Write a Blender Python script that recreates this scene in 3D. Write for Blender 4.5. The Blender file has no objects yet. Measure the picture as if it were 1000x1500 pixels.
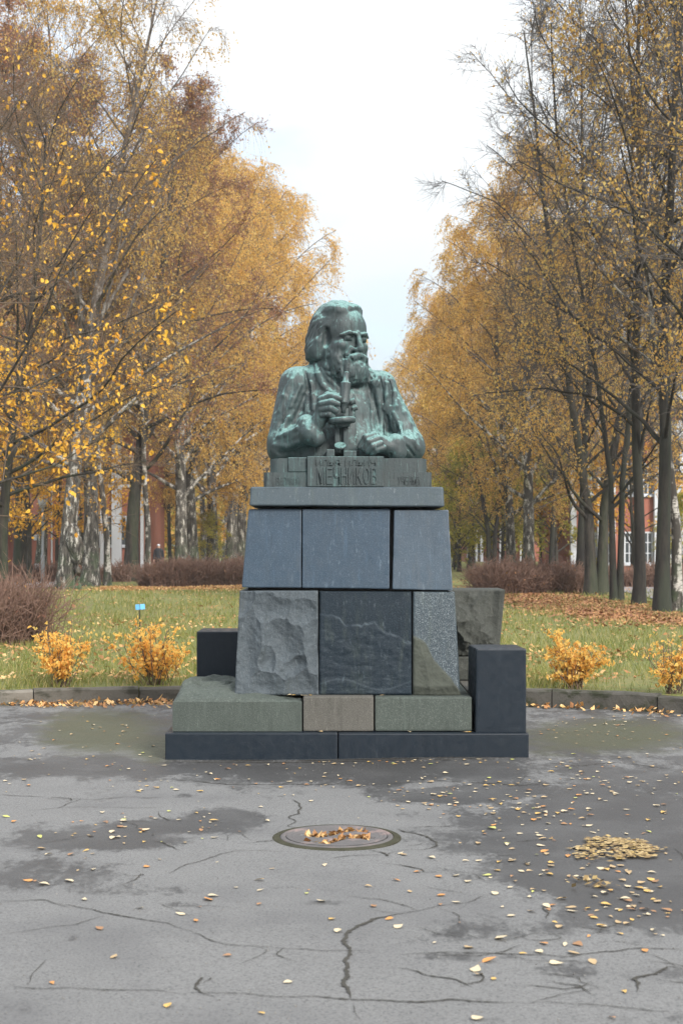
import bpy, bmesh, math, random
import numpy as np
from mathutils import Vector, Matrix

R = math.radians
rng = np.random.default_rng(7)
random.seed(7)
scene = bpy.context.scene
C = scene.collection

# ------------------------------------------------------------------ camera
EYE = 1.6
FPX = 2136.0                      # focal length in pixels of a 1000 x 1500 picture
cam_d = bpy.data.cameras.new('camera')
cam = bpy.data.objects.new('camera', cam_d)
C.objects.link(cam)
cam.location = (0, 0, EYE)
cam.rotation_euler = (R(90), 0, 0)
cam_d.sensor_fit = 'AUTO'
cam_d.sensor_width = 36.0
cam_d.lens = FPX / 1500 * 36.0
cam_d.shift_y = 50 / 1500
cam_d.clip_start = 0.1
cam_d.clip_end = 3000
cam_d.dof.use_dof = True
cam_d.dof.focus_distance = 11.5
cam_d.dof.aperture_fstop = 5.0
scene.camera = cam
scene.render.engine = 'CYCLES'

# ------------------------------------------------------------------ sky and sun
SUN_EL, SUN_AZ = R(33), R(148)    # azimuth measured clockwise from +Y
world = bpy.data.worlds.new('World')
scene.world = world
world.use_nodes = True
wn, wl = world.node_tree.nodes, world.node_tree.links
wn.clear()
w_out = wn.new('ShaderNodeOutputWorld')
w_bg = wn.new('ShaderNodeBackground')
w_sky = wn.new('ShaderNodeTexSky')
w_sky.sky_type = 'NISHITA'
w_sky.sun_disc = False
w_sky.sun_elevation = SUN_EL
w_sky.sun_rotation = SUN_AZ
w_tc = wn.new('ShaderNodeTexCoord')
w_map = wn.new('ShaderNodeMapping')
w_map.inputs['Scale'].default_value = (1.0, 1.0, 2.2)
w_map.inputs['Location'].default_value = (1.9, 0.6, 0.75)
w_noise = wn.new('ShaderNodeTexNoise')
w_noise.inputs['Scale'].default_value = 3.2
w_noise.inputs['Detail'].default_value = 6
w_noise.inputs['Roughness'].default_value = 0.55
w_ramp = wn.new('ShaderNodeMapRange')
w_ramp.inputs['From Min'].default_value = 0.36
w_ramp.inputs['From Max'].default_value = 0.56
w_ramp.inputs['To Min'].default_value = 0.5
w_ramp.inputs['To Max'].default_value = 1.0
w_mix = wn.new('ShaderNodeMix')
w_mix.data_type = 'RGBA'
w_cloud = wn.new('ShaderNodeMix')              # overcast: the cloud is brightest overhead, cooler and dimmer low down
w_cloud.data_type = 'RGBA'
w_cloud.inputs['A'].default_value = (1.95, 2.3, 2.5, 1)
w_cloud.inputs['B'].default_value = (11.5, 11.5, 11.6, 1)
w_sep = wn.new('ShaderNodeSeparateXYZ')
w_pow = wn.new('ShaderNodeMath'); w_pow.operation = 'POWER'; w_pow.use_clamp = True
w_pow.inputs[1].default_value = 0.8
wl.new(w_tc.outputs['Generated'], w_sep.inputs['Vector'])
wl.new(w_sep.outputs['Z'], w_pow.inputs[0])
wl.new(w_pow.outputs['Value'], w_cloud.inputs['Factor'])
wl.new(w_cloud.outputs['Result'], w_mix.inputs['B'])
wl.new(w_tc.outputs['Generated'], w_map.inputs['Vector'])
wl.new(w_map.outputs['Vector'], w_noise.inputs['Vector'])
wl.new(w_noise.outputs['Fac'], w_ramp.inputs['Value'])
wl.new(w_ramp.outputs['Result'], w_mix.inputs['Factor'])
wl.new(w_sky.outputs['Color'], w_mix.inputs['A'])
wl.new(w_mix.outputs['Result'], w_bg.inputs['Color'])
w_bg.inputs['Strength'].default_value = 0.12
wl.new(w_bg.outputs['Background'], w_out.inputs['Surface'])

sun_d = bpy.data.lights.new('sun', 'SUN')
sun_d.energy = 3.0
sun_d.angle = R(16)
sun_d.color = (1.0, 0.93, 0.84)
sun = bpy.data.objects.new('sun', sun_d)
C.objects.link(sun)
sdir = Vector((math.sin(SUN_AZ) * math.cos(SUN_EL), math.cos(SUN_AZ) * math.cos(SUN_EL), math.sin(SUN_EL)))
sun.rotation_euler = sdir.to_track_quat('Z', 'Y').to_euler()
sun.location = (-6, -10, 30)

scene.view_settings.view_transform = 'Standard'
scene.view_settings.look = 'None'
scene.view_settings.exposure = 0.85
scene.view_settings.gamma = 1.0
scene.view_settings.use_curve_mapping = False


# ------------------------------------------------------------------ helpers
def P(u, v, Y):
    """the place at depth Y that the photograph shows at pixel (u, v)"""
    return np.array([(u - 500) / FPX * Y, Y, EYE + (800 - v) / FPX * Y])


def G(u, v, z=0.0):
    Y = (EYE - z) * FPX / (v - 800)
    return np.array([(u - 500) / FPX * Y, Y, z])


def tag(o, label=None, cat=None, group=None, kind=None):
    if label: o['label'] = label
    if cat: o['category'] = cat
    if group: o['group'] = group
    if kind: o['kind'] = kind
    return o


def empty(name, loc=(0, 0, 0), rz=0.0):
    o = bpy.data.objects.new(name, None)
    C.objects.link(o)
    o.location = loc
    o.rotation_euler = (0, 0, rz)
    o.empty_display_size = 0.3
    return o


def link(name, me, mat=None, parent=None, loc=(0, 0, 0)):
    if mat is not None and not me.materials:
        me.materials.append(mat)
    o = bpy.data.objects.new(name, me)
    C.objects.link(o)
    o.location = loc
    if parent: o.parent = parent
    return o


def np_mesh(name, V, F, smooth=True):
    """V (n,3), F (m,k) with one k, or a list of such arrays"""
    Fs = F if isinstance(F, (list, tuple)) else [F]
    Fs = [np.asarray(f, dtype=np.int32) for f in Fs if len(f)]
    me = bpy.data.meshes.new(name)
    V = np.asarray(V, dtype=np.float32)
    me.vertices.add(len(V))
    me.vertices.foreach_set('co', V.ravel())
    idx = np.concatenate([f.ravel() for f in Fs])
    sizes = np.concatenate([np.full(len(f), f.shape[1], dtype=np.int32) for f in Fs])
    starts = np.concatenate([[0], np.cumsum(sizes)[:-1]]).astype(np.int32)
    me.loops.add(len(idx))
    me.loops.foreach_set('vertex_index', idx)
    me.polygons.add(len(sizes))
    me.polygons.foreach_set('loop_start', starts)
    me.update(calc_edges=True)
    me.polygons.foreach_set('use_smooth', np.full(len(sizes), smooth, dtype=bool))
    me.update()
    return me


def bm_mesh(name, bm, smooth=False):
    me = bpy.data.meshes.new(name)
    bm.normal_update()
    bm.to_mesh(me)
    bm.free()
    if smooth:
        me.polygons.foreach_set('use_smooth', np.ones(len(me.polygons), dtype=bool))
    return me


def add_box(bm, lo, hi, bevel=0.0, seg=2):
    r = bmesh.ops.create_cube(bm, size=1.0)
    vs = r['verts']
    lo, hi = Vector(lo), Vector(hi)
    for v in vs:
        v.co = Vector([(lo[i] + hi[i]) / 2 + v.co[i] * (hi[i] - lo[i]) for i in range(3)])
    if bevel:
        es = list({e for v in vs for e in v.link_edges})
        bmesh.ops.bevel(bm, geom=es, offset=bevel, segments=seg, affect='EDGES', profile=0.6)
    return vs


def worn_edges(bm, bevel, seg, amp=0.0028):
    """cut a block finely, round its arrises and chip them a little"""
    bmesh.ops.subdivide_edges(bm, edges=list(bm.edges), cuts=11, use_grid_fill=True)
    bm.normal_update()
    es = [e for e in bm.edges if len(e.link_faces) == 2 and e.calc_face_angle(0) > 0.5]
    r = bmesh.ops.bevel(bm, geom=es, offset=bevel, segments=seg, affect='EDGES', profile=0.6)
    vs = list({v for f in r['faces'] for v in f.verts})
    p = np.array([v.co for v in vs])
    n = np.array([v.normal for v in vs])
    d = vnoise(p * 11, 3) * amp + np.minimum(vnoise(p * 19 + 5, 2) + .35, 0) * amp * 3.2
    for v, q, nn in zip(vs, d, n): v.co += Vector(nn * q)



def box_mesh(name, lo, hi, bevel=0.0, seg=2):
    bm = bmesh.new()
    add_box(bm, lo, hi, bevel, seg)
    return bm_mesh(name, bm)


def hexa_mesh(name, front, back, bevel=0.008, seg=2):
    """front, back: four corners each, in the order TL TR BR BL"""
    bm = bmesh.new()
    f = [bm.verts.new(p) for p in front]
    b = [bm.verts.new(p) for p in back]
    bm.faces.new(f[::-1]); bm.faces.new(b)
    for i in range(4):
        j = (i + 1) % 4
        bm.faces.new((f[i], f[j], b[j], b[i]))
    bmesh.ops.recalc_face_normals(bm, faces=bm.faces)
    if bevel:
        worn_edges(bm, bevel, seg)
    return bm_mesh(name, bm)


def lathe(bm, prof, n=32, M=None):
    """prof: (radius, height) pairs, axis +Z, M places it"""
    M = M or Matrix.Identity(4)
    rings = []
    for r, z in prof:
        if r < 1e-6:
            rings.append([bm.verts.new(M @ Vector((0, 0, z)))])
        else:
            rings.append([bm.verts.new(M @ Vector((r * math.cos(a), r * math.sin(a), z)))
                          for a in (2 * math.pi * i / n for i in range(n))])
    for A, B in zip(rings[:-1], rings[1:]):
        for i in range(n):
            j = (i + 1) % n
            if len(A) == 1 and len(B) == 1: continue
            if len(A) == 1: bm.faces.new((A[0], B[j], B[i]))
            elif len(B) == 1: bm.faces.new((A[i], A[j], B[0]))
            else: bm.faces.new((A[i], A[j], B[j], B[i]))


def axis_matrix(a, b):
    a, b = Vector(a), Vector(b)
    q = (b - a).to_track_quat('Z', 'Y')
    return Matrix.Translation(a) @ q.to_matrix().to_4x4()


def noise_lattice(seed, n=32):
    return np.random.default_rng(seed).random((n, n, n)).astype(np.float32) * 2 - 1


_LAT = noise_lattice(3)


def vnoise(p, octaves=1):
    """smooth value noise in -1..1; p (n,3)"""
    out = np.zeros(len(p), dtype=np.float32)
    amp, tot = 1.0, 0.0
    n = _LAT.shape[0]
    q = np.asarray(p, dtype=np.float32)
    for o in range(octaves):
        i = np.floor(q).astype(np.int64)
        f = q - i
        f = f * f * (3 - 2 * f)
        i0, i1 = i % n, (i + 1) % n
        r = 0
        for dx in (0, 1):
            wx = f[:, 0] if dx else 1 - f[:, 0]
            ix = i1[:, 0] if dx else i0[:, 0]
            for dy in (0, 1):
                wy = f[:, 1] if dy else 1 - f[:, 1]
                iy = i1[:, 1] if dy else i0[:, 1]
                for dz in (0, 1):
                    wz = f[:, 2] if dz else 1 - f[:, 2]
                    iz = i1[:, 2] if dz else i0[:, 2]
                    r = r + _LAT[ix, iy, iz] * (wx * wy * wz)
        out += amp * r
        tot += amp
        amp *= 0.5
        q = q * 2.03 + 7.1
    return out / tot


# ------------------------------------------------------------------ materials
class NT:
    """small node-tree writer"""
    def __init__(self, name):
        self.mat = bpy.data.materials.new(name)
        self.mat.use_nodes = True
        self.t = self.mat.node_tree
        self.bsdf = self.t.nodes['Principled BSDF']
        self.tc = self.n('ShaderNodeTexCoord')

    def n(self, kind, **kw):
        nd = self.t.nodes.new(kind)
        for k, v in kw.items():
            setattr(nd, k, v)
        return nd

    def l(self, a, b):
        self.t.links.new(a, b)

    def coords(self, scale=(1, 1, 1), loc=(0, 0, 0), which='Object'):
        m = self.n('ShaderNodeMapping')
        m.inputs['Scale'].default_value = scale
        m.inputs['Location'].default_value = loc
        self.l(self.tc.outputs[which], m.inputs['Vector'])
        return m.outputs['Vector']

    def noise(self, scale, detail=4, rough=0.55, vec=None, dist=0.0):
        nd = self.n('ShaderNodeTexNoise')
        nd.inputs['Scale'].default_value = scale
        nd.inputs['Detail'].default_value = detail
        nd.inputs['Roughness'].default_value = rough
        nd.inputs['Distortion'].default_value = dist
        self.l(vec if vec is not None else self.tc.outputs['Object'], nd.inputs['Vector'])
        return nd.outputs['Fac']

    def step(self, val, lo, hi, a=0.0, b=1.0):
        nd = self.n('ShaderNodeMapRange', interpolation_type='SMOOTHSTEP')
        nd.inputs['From Min'].default_value = lo
        nd.inputs['From Max'].default_value = hi
        nd.inputs['To Min'].default_value = a
        nd.inputs['To Max'].default_value = b
        self.l(val, nd.inputs['Value'])
        return nd.outputs['Result']

    def math(self, op, a, b=None, clamp=False):
        nd = self.n('ShaderNodeMath', operation=op, use_clamp=clamp)
        for i, x in enumerate((a, b)):
            if x is None: continue
            if isinstance(x, (int, float)): nd.inputs[i].default_value = x
            else: self.l(x, nd.inputs[i])
        return nd.outputs['Value']

    def mix(self, fac, a, b, mode='MIX'):
        nd = self.n('ShaderNodeMix', data_type='RGBA', blend_type=mode)
        for key, x in (('Factor', fac), ('A', a), ('B', b)):
            if isinstance(x, (int, float)): nd.inputs[key].default_value = x
            elif isinstance(x, tuple): nd.inputs[key].default_value = (*x, 1)[:4]
            else: self.l(x, nd.inputs[key])
        return nd.outputs['Result']

    def ramp(self, val, stops):
        nd = self.n('ShaderNodeValToRGB')
        el = nd.color_ramp.elements
        while len(el) < len(stops): el.new(0.5)
        for e, (p, c) in zip(el, stops):
            e.position = p
            e.color = (*c, 1)[:4]
        self.l(val, nd.inputs['Fac'])
        return nd.outputs['Color']

    def attr(self, name):
        nd = self.n('ShaderNodeAttribute', attribute_name=name)
        return nd.outputs['Fac']

    def bump(self, height, strength=0.3, dist=0.01):
        nd = self.n('ShaderNodeBump')
        nd.inputs['Strength'].default_value = strength
        nd.inputs['Distance'].default_value = dist
        self.l(height, nd.inputs['Height'])
        self.l(nd.outputs['Normal'], self.bsdf.inputs['Normal'])

    def color(self, c):
        if isinstance(c, tuple): self.bsdf.inputs['Base Color'].default_value = (*c, 1)[:4]
        else: self.l(c, self.bsdf.inputs['Base Color'])

    def rough(self, r):
        if isinstance(r, (int, float)): self.bsdf.inputs['Roughness'].default_value = r
        else: self.l(r, self.bsdf.inputs['Roughness'])

    def spec(self, s):
        self.bsdf.inputs['Specular IOR Level'].default_value = s


def plain(name, col, rough=0.7, var=0.15, scale=3.0, metallic=0.0, bump=0.0):
    m = NT(name)
    f = m.noise(scale, 5)
    lo = tuple(c * (1 - var) for c in col)
    hi = tuple(min(1, c * (1 + var)) for c in col)
    m.color(m.mix(f, lo, hi))
    m.rough(rough)
    m.bsdf.inputs['Metallic'].default_value = metallic
    if bump: m.bump(m.noise(scale * 8, 4), bump, 0.01)
    return m.mat


def granite(name, base, speck=(0.45, 0.48, 0.5), rough=0.45, amount=0.35, stain=(0.08, 0.1, 0.08), stain_amt=0.3, bump=0.12, attr=None, acol=None, scratch=1.0, spec=0.32):
    m = NT(name)
    big = m.noise(2.2, 5, 0.6)
    c = m.mix(big, tuple(x * 0.78 for x in base), tuple(x * 1.2 for x in base))
    grain = m.noise(150, 2, 0.6)
    c = m.mix(m.math('MULTIPLY', m.step(grain, 0.52, 0.66), amount), c, speck)
    dark = m.noise(110, 2, 0.6, m.coords((1, 1, 1), (3, 5, 1)))
    c = m.mix(m.math('MULTIPLY', m.step(dark, 0.55, 0.68), amount), c, tuple(x * 0.35 for x in base))
    # rain streaks and algae
    st = m.noise(5, 6, 0.65, m.coords((3.0, 3.0, 0.5), (1.3, 0, 0)))
    c = m.mix(m.math('MULTIPLY', m.step(st, 0.5, 0.75), stain_amt), c, stain)
    sc = m.noise(24, 5, 0.7, m.coords((1.6, 1.6, 0.35), (0, 2, 4)))
    c = m.mix(m.math('MULTIPLY', m.step(sc, 0.58, 0.72), 0.42 * scratch), c, speck)
    run = m.noise(16, 5, 0.7, m.coords((2.0, 2.0, 0.10), (5, 1, 2)))
    c = m.mix(m.math('MULTIPLY', m.step(run, 0.56, 0.70), 0.30 * scratch), c, tuple(x * 2.0 for x in base))
    c = m.mix(m.math('MULTIPLY', m.step(run, 0.44, 0.30), 0.35), c, tuple(x * 0.5 for x in base))
    if attr:
        a = m.attr(attr)
        c = m.mix(a, c, m.mix(m.noise(9, 6, 0.6), tuple(x * 0.7 for x in acol), tuple(x * 1.35 for x in acol)))
        m.rough(m.math('ADD', m.math('MULTIPLY', a, 0.9 - rough), rough))
    else:
        m.rough(m.step(m.noise(18, 4), 0.3, 0.7, rough - 0.07, rough + 0.12))
    m.color(c)
    m.spec(spec)
    m.bump(m.math('ADD', m.noise(60, 5, 0.7), m.math('MULTIPLY', grain, 0.4)), bump, 0.01)
    return m.mat


def leaf_material(name, stops, trans=0.6, rough=0.55):
    m = NT(name)
    g = m.n('ShaderNodeNewGeometry')
    oi = m.n('ShaderNodeObjectInfo')
    c = m.ramp(g.outputs['Random Per Island'], stops)
    hv = m.n('ShaderNodeHueSaturation')
    m.l(c, hv.inputs['Color'])
    m.l(m.math('ADD', m.math('MULTIPLY', oi.outputs['Random'], 0.3), 0.85), hv.inputs['Value'])
    col = hv.outputs['Color']
    m.color(col)
    m.rough(rough)
    m.spec(0.25)
    tr = m.n('ShaderNodeBsdfTranslucent')
    m.l(col, tr.inputs['Color'])
    mx = m.n('ShaderNodeMixShader')
    mx.inputs['Fac'].default_value = trans
    m.l(m.bsdf.outputs['BSDF'], mx.inputs[1])
    m.l(tr.outputs['BSDF'], mx.inputs[2])
    out = [n for n in m.t.nodes if n.type == 'OUTPUT_MATERIAL'][0]
    m.l(mx.outputs['Shader'], out.inputs['Surface'])
    return m.mat


def bark_birch(name, base_h=3.5):
    m = NT(name)
    sx = m.n('ShaderNodeSeparateXYZ')
    m.l(m.tc.outputs['Object'], sx.inputs['Vector'])
    lent = m.noise(3.0, 5, 0.7, m.coords((1.6, 1.6, 9)))
    c = m.mix(m.noise(6, 4), (0.30, 0.285, 0.26), (0.56, 0.54, 0.5))
    c = m.mix(m.step(lent, 0.52, 0.6), c, (0.05, 0.045, 0.04))
    patch = m.noise(2.2, 5, 0.65, m.coords((1.5, 1.5, 0.8), (2, 1, 0)))
    c = m.mix(m.step(patch, 0.43, 0.50), c, (0.045, 0.04, 0.034))
    fiss = m.noise(4.5, 6, 0.75, m.coords((2.2, 2.2, 0.5)))
    low = m.mix(m.step(fiss, .42, .6), (0.016, 0.014, 0.012), (0.10, 0.092, 0.078))
    low = m.mix(m.step(m.noise(3.4, 6, .75, m.coords((2, 2, .45), (4, 0, 1))), .54, .6), low, (0.42, .405, .37))
    h = m.math('ADD', sx.outputs['Z'], m.math('MULTIPLY', m.math('SUBTRACT', m.noise(1.6, 5, 0.7), 0.5), base_h * 2.2))
    c = m.mix(m.step(h, base_h * 0.75, base_h * 1.15), low, c)
    moss = m.math('MULTIPLY', m.step(sx.outputs['Z'], 0.1, 2.2, 1.0, 0.0), m.step(m.noise(1.8, 5), 0.42, 0.62))
    c = m.mix(m.math('MULTIPLY', moss, 0.8), c, (0.05, 0.085, 0.035))
    up = m.step(sx.outputs['Z'], 7, 13)
    c = m.mix(m.math('MULTIPLY', up, 0.8), c, (0.075, 0.06, 0.05))
    m.color(c)
    m.rough(0.85)
    m.bump(m.math('ADD', fiss, lent), 0.6, 0.03)
    return m.mat


def bark_dark(name, a=(0.005, 0.0045, 0.004), b=(0.024, 0.020, 0.016), moss=(0.024, 0.031, 0.019), mossy=0.75):
    m = NT(name)
    sx = m.n('ShaderNodeSeparateXYZ')
    m.l(m.tc.outputs['Object'], sx.inputs['Vector'])
    fiss = m.noise(4.5, 6, 0.75, m.coords((2.4, 2.4, 0.42)))
    c = m.mix(m.step(fiss, 0.36, 0.64), a, b)
    side = m.noise(0.9, 3, 0.5, m.coords((2, 2, 0.25)))
    mz = m.step(sx.outputs['Z'], 1.0, 8.0, 1.0, 0.25)
    c = m.mix(m.math('MULTIPLY', m.math('MULTIPLY', m.step(side, 0.42, 0.6), mz), mossy), c, moss)
    m.color(c)
    m.rough(0.88)
    m.bump(fiss, 0.7, 0.03)
    return m.mat


M = {}
M['twig'] = plain('twig_bark', (0.125, 0.088, 0.06), 0.85, 0.3, 2)
M['twig_grey'] = plain('twig_bark_grey', (0.085, 0.075, 0.07), 0.85, 0.3, 2)
M['birch'] = bark_birch('birch_bark', 3.6)
M['birch_old'] = bark_birch('birch_bark_old', 5.2)
M['birch_white'] = bark_birch('birch_bark_white', 0.5)
M['linden'] = bark_dark('linden_bark')
M['dark_bark'] = bark_dark('dark_bark', (0.010, 0.009, 0.008), (0.05, 0.042, 0.034), (0.04, 0.055, 0.028), 0.5)
M['leaf_gold'] = leaf_material('leaf_gold', [(0.0, (0.50, 0.28, 0.075)), (0.35, (0.70, 0.43, 0.115)), (0.75, (0.80, 0.54, 0.165)), (1.0, (0.66, 0.52, 0.18))])
M['leaf_orange'] = leaf_material('leaf_orange', [(0.0, (0.42, 0.16, 0.03)), (0.4, (0.62, 0.29, 0.04)), (0.8, (0.7, 0.38, 0.06)), (1.0, (0.5, 0.3, 0.08))])
M['leaf_brown'] = leaf_material('leaf_brown', [(0.0, (0.24, 0.12, 0.095)), (0.5, (0.38, 0.195, 0.13)), (0.85, (0.48, 0.26, 0.12)), (1.0, (0.42, 0.24, 0.07))], 0.5)
M['leaf_maple'] = leaf_material('leaf_maple', [(0.0, (0.55, 0.26, 0.03)), (0.4, (0.75, 0.43, 0.05)), (0.8, (0.85, 0.52, 0.08)), (1.0, (0.6, 0.28, 0.06))], 0.4)
M['leaf_green'] = leaf_material('leaf_green', [(0.0, (0.18, 0.21, 0.04)), (0.5, (0.38, 0.37, 0.07)), (1.0, (0.62, 0.50, 0.09))])
M['leaf_bush'] = leaf_material('leaf_bush', [(0.0, (0.64, 0.30, 0.07)), (0.35, (0.86, 0.53, 0.13)), (0.8, (0.9, 0.64, 0.19)), (1.0, (0.76, 0.58, 0.2))], 0.55)
M['leaf_litter'] = leaf_material('leaf_litter', [(0.0, (0.22, 0.1, 0.04)), (0.4, (0.42, 0.22, 0.09)), (0.75, (0.55, 0.34, 0.13)), (1.0, (0.66, 0.48, 0.25))], 0.15)
M['hedge'] = plain('hedge_twigs', (0.18, 0.108, 0.08), 0.85, 0.45, 1.3)

# ================================================================== GROUND
KC, KR = np.array([-0.7, 6.95]), 8.0       # the round kerb: centre and inner radius
LAWN = 0.15


def ease(t):
    t = np.clip(t, 0, 1)
    return t * t * (3 - 2 * t)


def lawn_z(x, y):
    d = np.hypot(x - KC[0], y - KC[1])
    z = LAWN * (1 - ease((d - 10) / 16))
    bump = 0.05 * np.sin(x * 0.31 + 1.3) * np.sin(y * 0.23 + 0.4) + 0.02 * np.sin(x * 1.3) * np.sin(y * 0.9 + 1)
    return z + bump * ease((d - 8.3) / 4)


# --- asphalt: one dense sheet where the camera looks, its worn, damp and shaded tones stored per vertex
WEAR_SHADE = [  # places of damp and worn asphalt, plus contact shade painted near the plinth, as pixel ellipses on the ground: u, v, half width, half height, strength
    (130, 1228, 120, 15, 1), (230, 1212, 130, 13, 1), (320, 1196, 55, 10, 1), (60, 1280, 110, 26, .75), (170, 1300, 90, 12, .55),
    (850, 1225, 170, 50, 1.1), (960, 1290, 170, 70, 1.1), (700, 1165, 150, 15, .9), (900, 1175, 160, 30, .9), (1000, 1230, 90, 120, 1), (800, 1270, 90, 35, 1),
    (690, 1360, 80, 18, .55), (620, 1372, 60, 10, .4), (800, 1420, 90, 12, .6), (700, 1400, 110, 8, .55), (960, 1425, 50, 14, .6), (900, 1345, 120, 30, .7),
    (480, 1082, 640, 58, .62), (510, 1130, 420, 20, .95), (880, 1215, 200, 95, .95), (930, 1180, 150, 60, .8),  # the bands by the plinth are contact shade put into the colour
    (510, 1124, 330, 13, 1), (130, 1122, 190, 18, .9), (800, 1128, 160, 13, .8), (170, 1066, 190, 30, .8), (890, 1078, 180, 34, .95),
    (110, 1375, 22, 3, .7), (60, 1395, 24, 3, .0), (270, 1166, 16, 4, .8), (580, 1168, 18, 4, .7), (600, 1195, 50, 5, .6), (550, 1203, 22, 4, .6),
    (280, 1325, 60, 5, .5), (420, 1300, 30, 4, .5), (470, 1322, 36, 5, .45), (60, 1480, 80, 12, .35), (820, 1492, 200, 9, .4), (370, 1285, 40, 6, .3)]
MOSS = [(150, 1072, 90, 32, 1), (225, 1095, 40, 22, 1), (890, 1078, 130, 26, .9), (810, 1100, 50, 14, .6), (560, 1255, 70, 8, .25)]


def blobs(x, y, table):
    Yc = np.maximum(y, 0.5)
    u = 500 + x / Yc * FPX
    v = 800 + EYE / Yc * FPX
    out = np.zeros_like(x)
    for (bu, bv, ru, rv, s) in table:
        d2 = ((u - bu) / ru) ** 2 + ((v - bv) / rv) ** 2
        out = np.maximum(out, s * np.clip(1.35 - 0.75 * np.sqrt(d2 + 1e-6), 0, 1))
    return out


def ground_z(x, y):
    return 0.012 * np.sin(x * 0.9 + 0.5) * np.sin(y * 0.7 + 0.8) + 0.006 * np.sin(x * 2.3 + y * 1.1)


xs = np.concatenate([[-60, -30, -16], np.arange(-8.6, 7.61, 0.06), [14, 28, 60]])
ys = np.concatenate([[-40, -15, -4, 1.5], np.arange(4.0, 15.31, 0.06)])
gx, gy = np.meshgrid(xs, ys)
gxf, gyf = gx.ravel(), gy.ravel()
near = (ease((gyf - 3.0) / 1.0)) * ease((9 - np.abs(gxf)) / 0.5)
gz = ground_z(gxf, gyf) * near
# the asphalt sags a little along the pedestal and rises at broken edges
ny, nx = gx.shape
ii = np.arange(ny * nx).reshape(ny, nx)
F = np.stack([ii[:-1, :-1], ii[:-1, 1:], ii[1:, 1:], ii[1:, :-1]], -1).reshape(-1, 4)
me = np_mesh('asphalt', np.stack([gxf, gyf, gz], 1), F)
for nm, tb in (('wear_shade', WEAR_SHADE), ('moss', MOSS)):
    at = me.attributes.new(nm, 'FLOAT', 'POINT')
    at.data.foreach_set('value', blobs(gxf, gyf, tb).astype(np.float32))

m = NT('asphalt')
fine = m.noise(85, 4, 0.75)
mid = m.noise(2.4, 7, 0.65)
patch = m.noise(0.9, 6, 0.6, m.coords((1, 1, 1), (4, 2, 0)))
c = m.mix(mid, (0.112, 0.1145, 0.115), (0.160, 0.163, 0.163))
c = m.mix(m.step(m.noise(300, 2, 0.6), 0.58, 0.76), c, (0.36, 0.36, 0.36))
c = m.mix(m.math('MULTIPLY', m.step(fine, 0.48, 0.66), 0.7), c, (0.04, 0.041, 0.043))
c = m.mix(m.math('MULTIPLY', m.step(patch, 0.45, 0.72), 0.6), c, (0.075, 0.076, 0.08))
edge = m.math('ADD', m.math('MULTIPLY', m.math('SUBTRACT', m.noise(2.4, 12, 0.74, m.coords((1, 0.6, 1))), 0.5), 2.6), m.math('ADD', m.attr('wear_shade'), m.math('MULTIPLY', m.math('SUBTRACT', m.noise(28, 6, .75, m.coords((1, .5, 1))), .5), .9)))
wet = m.math('MULTIPLY', m.step(edge, 0.36, 0.74), m.step(m.noise(1.3, 4, .6), .3, .6, .72, 1.0))  # damp and worn places, with the painted plinth shade among them
c = m.mix(m.math('MULTIPLY', wet, 0.94), c, m.mix(fine, (0.020, 0.020, 0.0205), (0.045, 0.045, 0.046)))  # wet also carries the contact shade painted near the plinth
ms = m.step(m.math('ADD', m.math('SUBTRACT', m.noise(3.5, 8, 0.7), 0.5), m.attr('moss')), 0.35, 0.9)
c = m.mix(m.math('MULTIPLY', ms, 0.8), c, (0.045, 0.05, 0.018))
m.color(c)
m.rough(m.math('SUBTRACT', m.step(fine, 0.2, 0.8, 0.62, 0.85), m.math('MULTIPLY', wet, 0.2)))  # wet includes the painted plinth shade here too
m.bump(m.math('ADD', m.noise(220, 3, 0.7), m.math('MULTIPLY', m.noise(12, 5), 2.0)), 0.35, 0.006)
M['asphalt'] = m.mat
asphalt = link('asphalt_square', me, M['asphalt'])
tag(asphalt, kind='structure')

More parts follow.
